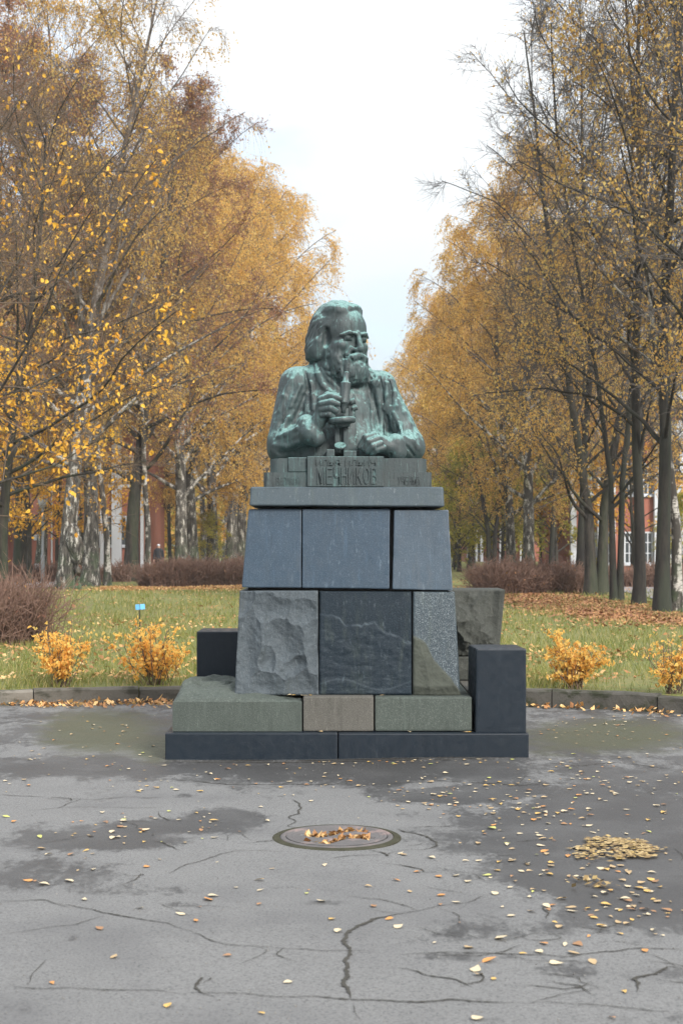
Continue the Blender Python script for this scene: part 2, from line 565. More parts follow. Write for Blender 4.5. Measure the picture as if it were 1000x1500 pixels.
# --- cracks and seams in the asphalt, each its own ragged strip of dirt; those at the plinth foot are painted shade
m = NT('crack_dirt_shade')
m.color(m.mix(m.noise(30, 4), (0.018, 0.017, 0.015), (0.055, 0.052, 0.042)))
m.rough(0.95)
M['crack'] = m.mat  # also colours the painted shade strips at the plinth foot
CRACKS = [
    ([(0, 1446), (130, 1449), (250, 1452), (400, 1456), (510, 1460), (640, 1463), (760, 1467), (1000, 1481)], .013),
    ([(507, 1459), (511, 1445), (506, 1438), (514, 1424), (510, 1408), (517, 1400), (514, 1388), (506, 1380), (509, 1368), (520, 1356), (545, 1344), (590, 1337), (640, 1329), (680, 1320), (716, 1310)], .022),
    ([(0, 1371), (60, 1360), (110, 1354), (150, 1343)], .014),
    ([(85, 1321), (150, 1336), (200, 1345), (250, 1356), (300, 1372), (350, 1385), (420, 1387), (505, 1391), (550, 1393)], .012),
    ([(580, 1396), (650, 1396), (700, 1394), (830, 1397), (900, 1391), (1000, 1384)], .010),
    ([(930, 1452), (938, 1440), (934, 1432), (960, 1426), (980, 1414), (1000, 1418)], .02),
    ([(940, 1388), (960, 1396), (975, 1402), (990, 1415)], .012),
    ([(575, 1216), (605, 1222), (628, 1229), (636, 1238), (620, 1245), (590, 1248), (566, 1256), (540, 1246)], .018),
    ([(590, 1240), (610, 1236), (632, 1232)], .009),
    ([(430, 1172), (441, 1182), (436, 1194), (424, 1198), (432, 1206), (420, 1212), (445, 1218)], .016),
    ([(245, 1280), (262, 1273), (285, 1265), (320, 1252), (368, 1243)], .010),
    ([(330, 1234), (336, 1226), (352, 1224), (374, 1234)], .010),
    ([(180, 1278), (192, 1282), (214, 1280), (200, 1290), (180, 1296)], .014),
    ([(296, 1438), (304, 1430), (293, 1445), (299, 1452), (318, 1456)], .014),
    ([(405, 1302), (425, 1299), (447, 1303)], .012), ([(457, 1304), (508, 1306)], .010), ([(612, 1295), (640, 1304), (684, 1309)], .010),
    ([(535, 1330), (565, 1337), (598, 1341)], .010), ([(640, 1395), (632, 1399), (700, 1400)], .008),
    ([(0, 1322), (60, 1320), (110, 1330)], .010), ([(645, 1272), (690, 1280), (720, 1292)], .010),
    ([(240, 1326), (300, 1328), (350, 1329)], .010), ([(60, 1168), (140, 1171), (210, 1166)], .018), ([(0, 1160), (70, 1165)], .014),
    ([(250, 1142), (330, 1150), (430, 1148), (520, 1150)], .018), ([(540, 1150), (640, 1146), (760, 1154), (840, 1150)], .016),
    ([(790, 1120), (850, 1124), (900, 1118), (1000, 1128)], .014), ([(40, 1185), (120, 1180), (240, 1184)], .010), ([(640, 1245), (700, 1252), (760, 1250)], .010)]
ALL = [(np.array([G(u, v)[:2] for u, v in pts]), w, 1) for pts, w in CRACKS]
gk = np.random.default_rng(44)
for P2, w, _ in list(ALL):      # fine branches running off the larger cracks
    ln = np.hypot(*np.diff(P2, axis=0).T)
    for _k in range(int(ln.sum() * 1.5)):
        i = int(gk.choice(len(ln), p=ln / ln.sum()))
        p0 = P2[i] + (P2[i + 1] - P2[i]) * gk.random()
        a = math.atan2(*(P2[i + 1] - P2[i])[::-1]) + gk.choice([-1, 1]) * gk.uniform(.4, 1.3)
        q = [p0]
        for _j in range(3):
            a += gk.normal(0, .45)
            q.append(q[-1] + gk.uniform(.04, .16) * np.array([math.cos(a), math.sin(a)]))
        ALL.append((np.array(q), gk.uniform(.006, .011), 0))
for _k in range(34):            # and loose ones on the tired part at the right
    c_ = G(gk.uniform(560, 1000), gk.uniform(1345, 1445))[:2] if _k < 20 else G(gk.uniform(0, 1000), gk.uniform(1165, 1330))[:2]
    a = gk.normal(0, .6)
    q = [c_]
    for _j in range(4):
        a += gk.normal(0, .5)
        q.append(q[-1] + gk.uniform(.04, .12) * np.array([math.cos(a), math.sin(a)]))
    ALL.append((np.array(q), gk.uniform(.007, .014), 0))
for v_, w_ in ((1113.5, .05), (1116, .03)):     # dark strips painted as contact shade along the foot of the plinth
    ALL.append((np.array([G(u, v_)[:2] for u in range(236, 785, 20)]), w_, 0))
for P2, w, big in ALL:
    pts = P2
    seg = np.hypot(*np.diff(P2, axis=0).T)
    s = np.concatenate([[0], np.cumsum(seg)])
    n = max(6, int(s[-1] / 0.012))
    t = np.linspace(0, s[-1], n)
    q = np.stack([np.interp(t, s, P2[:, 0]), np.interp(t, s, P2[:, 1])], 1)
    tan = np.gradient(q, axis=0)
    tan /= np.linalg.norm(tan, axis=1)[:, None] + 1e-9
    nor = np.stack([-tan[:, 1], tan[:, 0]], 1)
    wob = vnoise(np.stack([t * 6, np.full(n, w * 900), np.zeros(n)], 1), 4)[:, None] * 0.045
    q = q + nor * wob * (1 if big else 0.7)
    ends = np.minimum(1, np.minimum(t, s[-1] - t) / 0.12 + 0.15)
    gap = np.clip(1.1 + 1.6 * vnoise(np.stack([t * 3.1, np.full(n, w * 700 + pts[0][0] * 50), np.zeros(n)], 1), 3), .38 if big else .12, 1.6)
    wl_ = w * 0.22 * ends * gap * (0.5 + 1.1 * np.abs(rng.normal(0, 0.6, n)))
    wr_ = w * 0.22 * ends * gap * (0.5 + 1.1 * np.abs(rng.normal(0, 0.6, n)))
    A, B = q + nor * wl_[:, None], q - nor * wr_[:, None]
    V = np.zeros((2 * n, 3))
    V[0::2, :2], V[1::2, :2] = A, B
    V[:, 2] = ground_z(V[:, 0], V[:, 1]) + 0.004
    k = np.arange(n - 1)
    link('crack', np_mesh('crack', V, np.stack([2 * k + 1, 2 * k + 3, 2 * k + 2, 2 * k], 1)), M['crack'], asphalt)  # the plinth foot strips drawn here are painted shade

# --- loose grit on the asphalt
gg = np.random.default_rng(8)
n = 2600
u_, v_ = gg.uniform(-20, 1020, n), 1118 + 380 * gg.random(n) ** 1.2
gp = np.array([G(a, b) for a, b in zip(u_, v_)])
d_ = gg.normal(0, 1, (n, 4, 3)); d_ /= np.linalg.norm(d_, axis=2)[..., None]
sz = (.0018 + .0035 * gg.random(n) ** 3)[:, None, None]
V = gp[:, None] + d_ * sz
V[..., 2] += (ground_z(gp[:, 0], gp[:, 1]) + .002)[:, None]
i4 = np.arange(n)[:, None] * 4
F = np.concatenate([i4 + [0, 1, 2], i4 + [0, 2, 3], i4 + [0, 3, 1], i4 + [1, 3, 2]])
M['grit'] = plain('grit_stone', (0.16, 0.155, 0.145), .9, .6, 30)
tag(link('grit', np_mesh('grit', V.reshape(-1, 3), F, False), M['grit']), 'tiny stones of grit lying loose on the asphalt', 'gravel', kind='stuff')

# --- lawn, one sheet from the kerb to the horizon
th = np.linspace(R(-12), R(192), 200)
rad = np.concatenate([[KR + 0.128], np.arange(KR + 0.13, 24, 0.24), 24 * 1.05 ** np.arange(0, 80)])
tt, rr = np.meshgrid(th, rad)
lx = (KC[0] + rr * np.cos(tt)).ravel()
ly = (KC[1] + rr * np.sin(tt)).ravel()
lz = lawn_z(lx, ly)
lz = np.where(rr.ravel() < KR + .129, -.3, lz)
far_d = np.hypot(lx, ly)
lz = np.where(far_d > 150, lz * 0.2, lz)
ny, nx = tt.shape
ii = np.arange(ny * nx).reshape(ny, nx)
F = np.stack([ii[:-1, :-1], ii[1:, :-1], ii[1:, 1:], ii[:-1, 1:]], -1).reshape(-1, 4)
m = NT('lawn')
g1 = m.noise(0.35, 6, 0.6)
g2 = m.noise(6, 6, 0.7)
c = m.mix(g2, (0.085, 0.105, 0.024), (0.19, 0.205, 0.06))
c = m.mix(m.math('MULTIPLY', m.step(g1, 0.45, 0.7), .7), c, (0.2, 0.185, 0.07))
c = m.mix(m.math('MULTIPLY', m.step(m.noise(9, 4, 0.7, m.coords((1, 1, 1), (5, 5, 0))), 0.58, 0.66), 0.8), c, (0.32, 0.18, 0.07))
m.color(c)
m.rough(0.95)
m.bump(m.noise(25, 5, 0.7), 0.8, 0.05)
M['lawn'] = m.mat
lawn = link('lawn', np_mesh('lawn', np.stack([lx, ly, lz], 1), F), M['lawn'])
tag(lawn, kind='structure')

# --- the footpaths outside the tree rows
M['path'] = plain('path_asphalt', (0.2, 0.19, 0.2), 0.9, 0.25, 2.5)


def strip(name, pts, w, mat, dz=0.03):
    pts = np.array(pts, float)
    s = np.concatenate([[0], np.cumsum(np.hypot(*np.diff(pts, axis=0).T))])
    t = np.linspace(0, s[-1], int(s[-1] / 0.8) + 2)
    q = np.stack([np.interp(t, s, pts[:, 0]), np.interp(t, s, pts[:, 1])], 1)
    tan = np.gradient(q, axis=0)
    tan /= np.linalg.norm(tan, axis=1)[:, None]
    nor = np.stack([-tan[:, 1], tan[:, 0]], 1)
    js = np.linspace(-w / 2, w / 2, 7)
    V = np.concatenate([q + nor * j for j in js[::-1]])
    z = lawn_z(V[:, 0], V[:, 1]) + dz
    n, k = len(t), len(js)
    i2 = np.arange(n * k).reshape(k, n)
    F = np.stack([i2[1:, :-1], i2[1:, 1:], i2[:-1, 1:], i2[:-1, :-1]], -1).reshape(-1, 4)
    return tag(link(name, np_mesh(name, np.column_stack([V, z]), F), mat), kind='structure')


strip('footpath', [(9.6, 24), (10.2, 40), (11.4, 60), (14, 110), (17, 190)], 2.4, M['path'])
strip('footpath', [(-11.5, 24), (-12.6, 45), (-12.8, 70), (-12.2, 110), (-11, 190)], 2.4, M['path'])

# --- the kerb, stone by stone
m = NT('kerb_concrete')
c = m.mix(m.noise(5, 6, 0.65), (0.10, 0.092, 0.078), (0.21, 0.195, 0.168))
c = m.mix(m.step(m.noise(3.2, 7, 0.7, m.coords((1, 1, 2))), 0.47, 0.64), c, (0.035, 0.035, 0.02))
gi = m.n('ShaderNodeObjectInfo')
c = m.mix(m.step(gi.outputs['Random'], 0.45, 0.8, 0.0, 0.6), c, (0.035, 0.033, 0.028))
m.color(c); m.rough(0.92)
m.bump(m.noise(30, 6, 0.7), 0.5, 0.015)
M['kerb'] = m.mat
m = NT('kerb_mossy')
c = m.mix(m.noise(5, 6, 0.65), (0.035, 0.034, 0.028), (0.10, 0.095, 0.085))
c = m.mix(m.step(m.noise(3.2, 7, 0.7, m.coords((1, 1, 2))), 0.45, 0.6), c, (0.022, 0.026, 0.012))
m.color(c); m.rough(0.9)
m.bump(m.noise(30, 6, 0.7), 0.6, 0.015)
M['kerb_mossy'] = m.mat
kerb = empty('kerb', (KC[0], KC[1], 0))
tag(kerb, kind='structure')
a0 = R(2)
KST = 1.05 / KR
for i in range(23):
    a, b = a0 + i * KST + 0.0007, a0 + (i + 1) * KST - 0.0007
    n = 9
    aa = np.linspace(a, b, n)
    hz = 0.172 + random.uniform(-.018, .014)
    dr = random.uniform(-.012, .012)
    prof = [(KR + dr, -0.03), (KR + dr, hz - 0.02), (KR + dr + 0.016, hz), (KR + dr + 0.134, hz), (KR + dr + 0.15, hz - 0.02), (KR + dr + .15, -.03)]
    V = []
    for j, al in enumerate(aa):
        for (r_, z_) in prof:
            e = 0.012 * vnoise(np.array([[al * 60, r_ * 9, z_ * 30]]), 2)[0]
            V.append((math.cos(al) * (r_ + e), math.sin(al) * (r_ + e), z_ + e * 0.7))
    kf = len(prof)
    F = [(j * kf + q, (j + 1) * kf + q, (j + 1) * kf + q + 1, j * kf + q + 1) for j in range(n - 1) for q in range(kf - 1)]
    caps = np.array([list(range(kf))[::-1], [(n - 1) * kf + q for q in range(kf)]])
    me = np_mesh('kerb_stone', V, [np.array(F), caps], smooth=False)
    link('kerb_stone', me, M['kerb_mossy' if a < R(88) else 'kerb'], kerb)

# ================================================================== PEDESTAL
YF = 11.15
M['granite_blue'] = granite('granite_blue', (0.030, 0.051, 0.077), (0.14, 0.19, 0.235), 0.42, 0.25, stain=(0.06, 0.075, 0.085))
M['granite_pale'] = granite('granite_pale', (0.046, 0.068, 0.093), (0.17, 0.215, 0.255), 0.4, 0.22, stain=(0.085, 0.09, 0.09))
M['granite_cap'] = granite('granite_cap', (0.046, 0.066, 0.080), (0.2, 0.23, 0.25), 0.5, 0.12)
M['granite_black'] = granite('granite_black', (0.0075, 0.0135, 0.0215), (0.08, 0.105, 0.13), 0.42, 0.06, stain=(0.018, 0.024, 0.03), stain_amt=0.25, bump=0.05, scratch=0.22)
M['granite_green'] = granite('granite_green', (0.054, 0.067, 0.060), (0.165, 0.19, 0.175), 0.75, 0.4, stain=(0.034, 0.045, 0.040), stain_amt=0.5, bump=0.3)
M['granite_brown'] = granite('granite_brown', (0.082, 0.080, 0.072), (0.25, 0.245, 0.22), 0.75, 0.35, stain=(0.035, 0.04, 0.032), stain_amt=0.5, bump=0.3)
M['stone_rough'] = granite('stone_rough', (0.052, 0.066, 0.077), (0.18, 0.205, 0.225), 0.72, 0.25, stain=(0.034, 0.042, 0.04), stain_amt=0.5, bump=0.5)
M['stone_split'] = granite('stone_split', (0.0095, 0.017, 0.025), (0.15, 0.19, 0.22), 0.6, 0.12, scratch=.6, spec=.15, bump=0.4, attr='natural', acol=(0.10, 0.125, 0.145))
M['stone_speckled'] = granite('stone_speckled', (0.033, 0.048, 0.060), (0.28, 0.33, 0.35), 0.45, 0.45, bump=0.25, attr='natural', acol=(0.055, 0.062, 0.052))
M['stone_boulder'] = granite('stone_boulder', (0.046, 0.050, 0.045), (0.14, 0.145, 0.13), 0.85, 0.25, stain=(0.018, 0.022, 0.016), stain_amt=0.7, bump=0.6)
M['joint'] = plain('joint_mortar', (0.02, 0.02, 0.02), 0.95, 0.3, 20)


def quad_block(name, uv, Yt, Yb, depth, mat, parent, bevel=0.009, back_in=0.0):
    """uv: TL TR BR BL pixel corners of the front face; Yt, Yb distances of its top and bottom edge"""
    f = [P(*uv[0], Yt), P(*uv[1], Yt), P(*uv[2], Yb), P(*uv[3], Yb)]
    b = [p + np.array([0, depth - back_in, 0]) for p in f]
    return link(name, hexa_mesh(name, f, b, bevel), mat, parent)


def relief_block(name, f, depth, func, mat, parent, nu=60, nv=60, natural=None, round_=0.01, top_func=None):
    """a block whose front is a relief; f: TL TR BR BL, func(s, t, xyz) -> outward offset; s to the right, t down"""
    f = [np.array(p, float) for p in f]
    s, t = np.meshgrid(np.linspace(0, 1, nu), np.linspace(0, 1, nv))
    S, T = s.ravel()[:, None], t.ravel()[:, None]
    base = (f[0] * (1 - S) + f[1] * S) * (1 - T) + (f[3] * (1 - S) + f[2] * S) * T
    n = np.cross(f[1] - f[0], f[3] - f[0]); n /= np.linalg.norm(n)
    if n[1] > 0: n = -n
    off = func(s.ravel(), t.ravel(), base)
    ed = np.minimum(np.minimum(s.ravel() * np.linalg.norm(f[1] - f[0]), (1 - s.ravel()) * np.linalg.norm(f[1] - f[0])),
                    np.minimum(t.ravel(), 1 - t.ravel()) * np.linalg.norm(f[3] - f[0]))
    off = off - round_ * np.clip(1 - ed / 0.015, 0, 1) ** 2
    V = base + n * off[:, None]
    i2 = np.arange(nu * nv).reshape(nv, nu)
    F = np.stack([i2[:-1, :-1], i2[1:, :-1], i2[1:, 1:], i2[:-1, 1:]], -1).reshape(-1, 4)
    ring = np.concatenate([i2[0, :-1], i2[:-1, -1], i2[-1, :0:-1], i2[:0:-1, 0]])
    mid = V[ring] * 1.0
    mid[:, 1] = base[ring][:, 1] + depth * 0.5
    mid[:, [0, 2]] = base[ring][:, [0, 2]]
    bk = base[ring].copy(); bk[:, 1] += depth
    nb = len(V); nr = len(ring)
    V = np.concatenate([V, mid, bk])
    k = np.arange(nr); k2 = (k + 1) % nr
    F1 = np.stack([ring[k], ring[k2], nb + k2, nb + k], 1)
    F2 = np.stack([nb + k, nb + k2, nb + nr + k2, nb + nr + k], 1)
    me = np_mesh(name, V, [F, F1, F2], smooth=True)
    bm = bmesh.new(); bm.from_mesh(me)
    bm.faces.ensure_lookup_table(); bm.verts.ensure_lookup_table()
    bm.faces.new([bm.verts[nb + nr + i] for i in range(nr)])
    bmesh.ops.recalc_face_normals(bm, faces=bm.faces)
    bm.to_mesh(me); bm.free()
    for p in me.polygons: p.use_smooth = False
    if natural is not None:
        at = me.attributes.new('natural', 'FLOAT', 'POINT')
        val = np.zeros(len(me.vertices), dtype=np.float32)
        val[:nu * nv] = natural(s.ravel(), t.ravel())
        at.data.foreach_set('value', val)
    return link(name, me, mat, parent)


def scoops(seed, n, depth, size, warp=0.25):
    """conchoidal fracture: dishes broken out of a face, meeting in sharp ridges"""
    r = np.random.default_rng(seed)
    cs = r.random((n, 2)) * 1.2 - 0.1
    dd = depth * (0.35 + 0.8 * r.random(n))
    rr_ = size * (0.5 + r.random(n))
    g = r.normal(0, 0.5, (n, 2)) * depth / size

    def f(s, t, xyz):
        w = vnoise(np.stack([s * 5, t * 5, np.full_like(s, seed)], 1), 3) * warp * 0.25
        w2 = vnoise(np.stack([s * 5 + 30, t * 5, np.full_like(s, seed)], 1), 3) * warp * 0.25
        out = np.zeros_like(s)
        for (cx, cy), d, q, gg in zip(cs, dd, rr_, g):
            dx, dy = s + w - cx, t + w2 - cy
            out = np.minimum(out, -d + d * (dx * dx + dy * dy) / (q * q) + gg[0] * dx + gg[1] * dy)
        out = np.maximum(out, -depth * 1.5)
        out += 0.003 * vnoise(xyz * 22, 3) + 0.0014 * vnoise(xyz * 70, 2)
        return out
    return f


def chips(table, seed):
    """hand placed conchoidal chips: centre, half sizes, depth, slope to the right and down"""
    def f(s, t, xyz):
        w = vnoise(np.stack([s * 6, t * 6, np.full_like(s, seed)], 1), 4) * 0.07
        w2 = vnoise(np.stack([s * 6 + 30, t * 6, np.full_like(s, seed)], 1), 4) * 0.07
        out = np.zeros_like(s)
        for cx, cy, rx, ry, d, gx_, gy_ in table:
            dx, dy = s + w - cx, t + w2 - cy
            e = (dx / rx) ** 2 + (dy / ry) ** 2
            out = np.minimum(out, -d * (1 - np.sqrt(e + .02) ** 1.6) + d * (gx_ * dx / rx + gy_ * dy / ry) * .5)
        out += 0.004 * vnoise(xyz * 18, 3) + 0.002 * vnoise(xyz * 60, 2)
        return out
    return f


# plinth of dark slabs
plinth = empty('plinth', (0.04, 12.2, 0))
tag(plinth, 'low dark plinth of polished slabs and a step of greenish granite under the pedestal', 'plinth')


def child_of(e, o):
    o.parent = e
    o.location = o.location - e.location
    return o


def wbox(name, lo, hi, mat, root, bevel=0.01):
    return child_of(root, link(name, box_mesh(name, lo, hi, bevel), mat))


zt = 0.196
xa, xs_, xb = P(242, 0, 10.95)[0], P(495, 0, 10.95)[0], P(774, 0, 10.95)[0]
wbox('base_slab', (xa, 10.95, -0.05), (xs_ - 0.004, 13.6, zt), M['granite_black'], plinth)
wbox('base_slab', (xs_ + 0.003, 10.95, -0.05), (xb, 13.6, zt - 0.003), M['granite_black'], plinth)
zs = 0.462
Y1 = 11.04
x = lambda u, Y: (u - 500) / FPX * Y
# the left step stone with a rough hump on its top
sx0, sx1 = x(253, Y1), x(442, Y1)
z0 = 0.43
wbox('step_stone', (x(444, Y1), Y1, zt + 0.002), (x(547, Y1), 12.0, zs), M['granite_brown'], plinth, 0.012)
wbox('step_stone', (x(549, Y1), Y1 + 0.004, zt + 0.002), (x(691, Y1), 12.6, zs - 0.004), M['granite_green'], plinth, 0.014)
wbox('step_stone', (sx0, 11.9, zt + 0.002), (x(352, 12.6), 13.2, 0.455), M['granite_green'], plinth, 0.012)

n1, n2 = 70, 50
s, t = np.meshgrid(np.linspace(0, 1, n1), np.linspace(0, 1, n2))
s, t = s.ravel(), t.ravel()
px_ = sx0 + (sx1 - sx0) * s
py_ = Y1 + (11.88 - Y1) * t
hump = np.clip(t * 3.2, 0, 1) ** 0.7 * (1 - ease((s - 0.62 - 0.1 * t) / 0.33)) * ease(s / 0.06 + 0.1)
nz = vnoise(np.stack([px_ * 5.5 + py_ * 2, py_ * 11, px_ * 0], 1), 4)
fac = np.abs(vnoise(np.stack([px_ * 7 - py_ * 4, py_ * 5 + 9, px_ * 0], 1), 2))
pz = z0 + hump * (0.085 + 0.05 * nz + 0.05 * fac) + 0.004 * vnoise(np.stack([px_ * 40, py_ * 40, px_ * 0], 1), 2)
edgek = np.minimum(np.minimum(s, 1 - s) * 0.97, t * 0.84) / 0.012
pz -= 0.01 * np.clip(1 - edgek, 0, 1) ** 2
i2 = np.arange(n1 * n2).reshape(n2, n1)
F = np.stack([i2[:-1, :-1], i2[:-1, 1:], i2[1:, 1:], i2[1:, :-1]], -1).reshape(-1, 4)
ring = np.concatenate([i2[0, :-1], i2[:-1, -1], i2[-1, :0:-1], i2[:0:-1, 0]])
V = np.stack([px_, py_, pz], 1)
low = V[ring].copy(); low[:, 2] = zt + 0.002
nb, nr = len(V), len(ring)
k = np.arange(nr); k2 = (k + 1) % nr
V = np.concatenate([V, low])
me = np_mesh('step_stone', V, [F, np.stack([ring[k2], ring[k], nb + k, nb + k2], 1)], smooth=False)
child_of(plinth, link('step_stone', me, M['granite_green']))

pedestal = empty('pedestal', (0, 11.9, zs))
tag(pedestal, 'tapering blue grey granite pedestal of polished and rough blocks under the bronze bust', 'pedestal')


def on_ped(o):
    return child_of(pedestal, o)


Yb, Ym, Yt = 11.15, 11.235, 11.30
# lower tier: rough, split, speckled
fl = [P(351, 865.5, Ym), P(465.5, 865.5, Ym), P(466.5, 1018, Yb), P(344, 1018, Yb)]
sc_a = chips([(.16, .55, .16, .5, .050, .5, 0), (.56, .52, .26, .30, .075, .05, .1), (.36, .92, .30, .20, .060, .0, -.3), (.80, .93, .25, .22, .055, -.2, -.2), (.93, .52, .16, .30, .050, -.5, 0), (.40, .20, .34, .16, .040, .1, .3), (.80, .24, .22, .16, .038, -.1, .35), (.07, .12, .14, .16, .045, .5, .3), (.68, .73, .18, .14, .07, -.2, .2), (.42, .66, .16, .14, .07, .2, .1)], 21)
on_ped(relief_block('stone_block', fl, 1.45, lambda s, t, p: sc_a(s, t, p) + 0.022, M['stone_rough'], None, 110, 120))
fm = [P(467.8, 865.5, Ym), P(602.5, 866, Ym), P(602.5, 1018, Yb), P(467.5, 1018, Yb)]


def line_mid(s):
    xs_ = [0, .14, .24, .36, .46, .6, .72, .86, 1]
    ys_ = [.22, .24, .30, .34, .33, .29, .42, .45, .50]
    return np.interp(s, xs_, ys_) + 0.03 * vnoise(np.stack([s * 14, s * 0, s * 0 + 3], 1), 3)


def relief_mid(s, t, p):
    d = t - line_mid(s)
    r = -0.010 * ease(-d / 0.03 + 0.5)
    r += 0.010 * np.abs(vnoise(np.stack([s * 4, t * 9, s * 0], 1), 3)) * ease(d / 0.1 + .3)
    r += 0.003 * vnoise(p * 16, 3) * ease(d / 0.05 + .5) + 0.012 * vnoise(np.stack([s * 3 + t * 2, t * 4, s * 0 + 7], 1), 2) * (d < 0)
    return r


on_ped(relief_block('stone_block', fm, 1.4, relief_mid, M['stone_split'], None, 100, 110,
                    natural=lambda s, t: np.clip(.38 * np.exp(-((t - line_mid(s)) / .012) ** 2) * (.5 + vnoise(np.stack([s * 9, t * 0, s * 0], 1), 2)) + .5 * np.clip(vnoise(np.stack([s * 16, t * 60, s * 0 + 3], 1), 3) - .22, 0, 1) * ease((t - line_mid(s)) / .1) + .22 * np.exp(-((t - .9 + .05 * np.sin(s * 7)) / .008) ** 2), 0, 1)))
fr = [P(605, 866.5, Ym), P(665.5, 867, Ym), P(674, 1019, Yb), P(604.5, 1019, Yb)]


def line_right(s):
    return np.interp(s, [0, .15, .3, .45, .65, .85, 1.0], [.43, .45, .5, .64, .76, .85, .95]) + 0.02 * vnoise(np.stack([s * 9, s * 0, s * 0 + 5], 1), 3)


sc_c = scoops(33, 5, 0.03, 0.5)


def relief_right(s, t, p):
    d = t - line_right(s)
    k_ = ease(d / 0.035 + 0.2)
    return k_ * (0.045 + sc_c(s, t, p) * 1.1 + .008 * vnoise(p * 14, 3) - 0.03 * ease((t - .9) / .1)) + 0.0012 * vnoise(p * 60, 2)


on_ped(relief_block('stone_block', fr, 1.45, relief_right, M['stone_speckled'], None, 80, 130,
                    natural=lambda s, t: ease((t - line_right(s)) / 0.03 + 0.5)))
# upper tier
on_ped(quad_block('stone_block', [(364, 745.5), (441.5, 745.5), (441, 861), (354, 860.5)], Yt, Ym + 0.01, 1.3, M['granite_blue'], None))
on_ped(quad_block('stone_block', [(443, 745.5), (571, 745.5), (570, 862.5), (442.5, 861)], Yt - 0.006, Ym + 0.004, 1.3, M['granite_blue'], None))
on_ped(quad_block('stone_block', [(577, 747), (656.5, 747), (662.5, 865), (574.5, 863)], Yt - 0.012, Ym - 0.004, 1.3, M['granite_pale'], None))
# dark core seen in the open joints
zc0, zc1 = P(0, 1015, Yb)[2], P(0, 747, Yt)[2]
core = hexa_mesh('joint_core', [P(372, 747, Yt + .09), P(650, 747, Yt + .09), P(664, 1015, Yb + .09), P(352, 1015, Yb + .09)],
                 [P(372, 747, Yt + .09) + np.array([0, 1.1, 0]), P(650, 747, Yt + .09) + np.array([0, 1.1, 0]), P(664, 1015, Yb + .09) + np.array([0, 1.2, 0]), P(352, 1015, Yb + .09) + np.array([0, 1.2, 0])], 0)
on_ped(link('joint_core', core, M['joint']))
ZCAP = P(0, 713, 11.24)[2]
cap = hexa_mesh('cap_stone', [P(366.5, 713, 11.26), P(649.5, 713, 11.26), P(650.5, 742.5, 11.24), P(365, 741, 11.24)],
                [P(366.5, 713, 11.26) + np.array([0, 1.3, 0]), P(649.5, 713, 11.26) + np.array([0, 1.3, 0]), P(650.5, 742.5, 11.24) + np.array([0, 1.34, 0]), P(365, 741, 11.24) + np.array([0, 1.34, 0])], 0.02, 3)
on_ped(link('cap_stone', cap, M['granite_cap']))

# stones standing beside and behind the pedestal
pil = hexa_mesh('granite_pillar', [P(697, 950, 11.0), P(770.5, 950, 11.0), P(770.5, 1075, 11.0), P(696, 1075, 11.0)],
                [P(697, 950, 11.0) + np.array([-.02, .46, 0]), P(770.5, 950, 11.0) + np.array([-.02, .46, 0]), P(770.5, 1075, 11.0) + np.array([-.02, .46, 0]), P(696, 1075, 11.0) + np.array([-.02, .46, 0])], 0.014, 2)
o = link('granite_pillar', pil, M['granite_black'])
tag(o, 'short square pillar of dark polished granite standing on the right end of the plinth', 'pillar')
Yl = 12.25
o = link('granite_slab', box_mesh('granite_slab', (x(288, Yl), Yl, zt + .001), (x(362, Yl) , Yl + .5, P(0, 925, Yl)[2]), 0.012), M['granite_black'])
tag(o, 'upright dark polished granite slab standing behind the left of the plinth', 'slab')
Yr = 12.35
fb = [P(640, 864, Yr), P(740, 864, Yr), P(731, 962, Yr), P(640, 962, Yr)]
sc_b = scoops(47, 22, 0.10, 0.24, 0.7)
o = relief_block('rough_boulder', fb, 0.62, lambda s, t, p: (sc_b(s, t, p) * .9 + .07 * np.sin(np.pi * np.clip(t, 0, 1)) * np.sin(np.pi * s) + .03 + .012 * vnoise(p * 11, 3)) * (1 - .6 * ease((s - .82) / .12)), M['stone_boulder'], None, 90, 90, round_=0.02)
tag(o, 'rough hewn dark boulder standing behind the right side of the pedestal', 'boulder')
fb2 = [P(640, 962.5, Yr - .03), P(722, 962.5, Yr - .03), P(722, 997, Yr - .03), P(640, 997, Yr - .03)]
wbox('step_stone', (0.992, 11.5, zt + 0.002), (1.39, 13.1, 0.4605), M['granite_brown'], plinth, 0.012)
sc_d = scoops(51, 5, 0.03, 0.5)
o = relief_block('foot_stone', fb2, 0.6, lambda s, t, p: sc_d(s, t, p) + 0.02, M['stone_boulder'], None, 40, 30)
tag(o, 'low rough stone underneath the boulder, beside the dark pillar', 'stone')

# ================================================================== BRONZE BUST
m = NT('bronze')
geo = m.n('ShaderNodeNewGeometry')
sn = m.n('ShaderNodeSeparateXYZ'); m.l(geo.outputs['Normal'], sn.inputs['Vector'])
streak = m.noise(9, 6, 0.7, m.coords((3.2, 3.2, 0.42)))
streak2 = m.noise(26, 5, 0.75, m.coords((2.2, 2.2, 0.22), (3, 1, 0)))
blot = m.noise(4.2, 6, 0.65)
c = m.mix(blot, (0.023, 0.038, 0.042), (0.048, 0.077, 0.080))
warm = m.step(m.noise(3.1, 5, 0.6, m.coords((1, 1, .7), (7, 3, 2))), 0.42, 0.58)
c = m.mix(m.math('MULTIPLY', warm, 0.55), c, (0.040, 0.047, 0.050))
up = m.math('MULTIPLY', m.step(sn.outputs['Z'], 0.1, 0.8), 0.36)
v = m.math('SUBTRACT', m.math('ADD', streak, up), m.math('MULTIPLY', warm, .07))
c = m.mix(m.math('MULTIPLY', m.step(v, 0.5, 0.78), 0.8), c, (0.115, 0.235, 0.23))
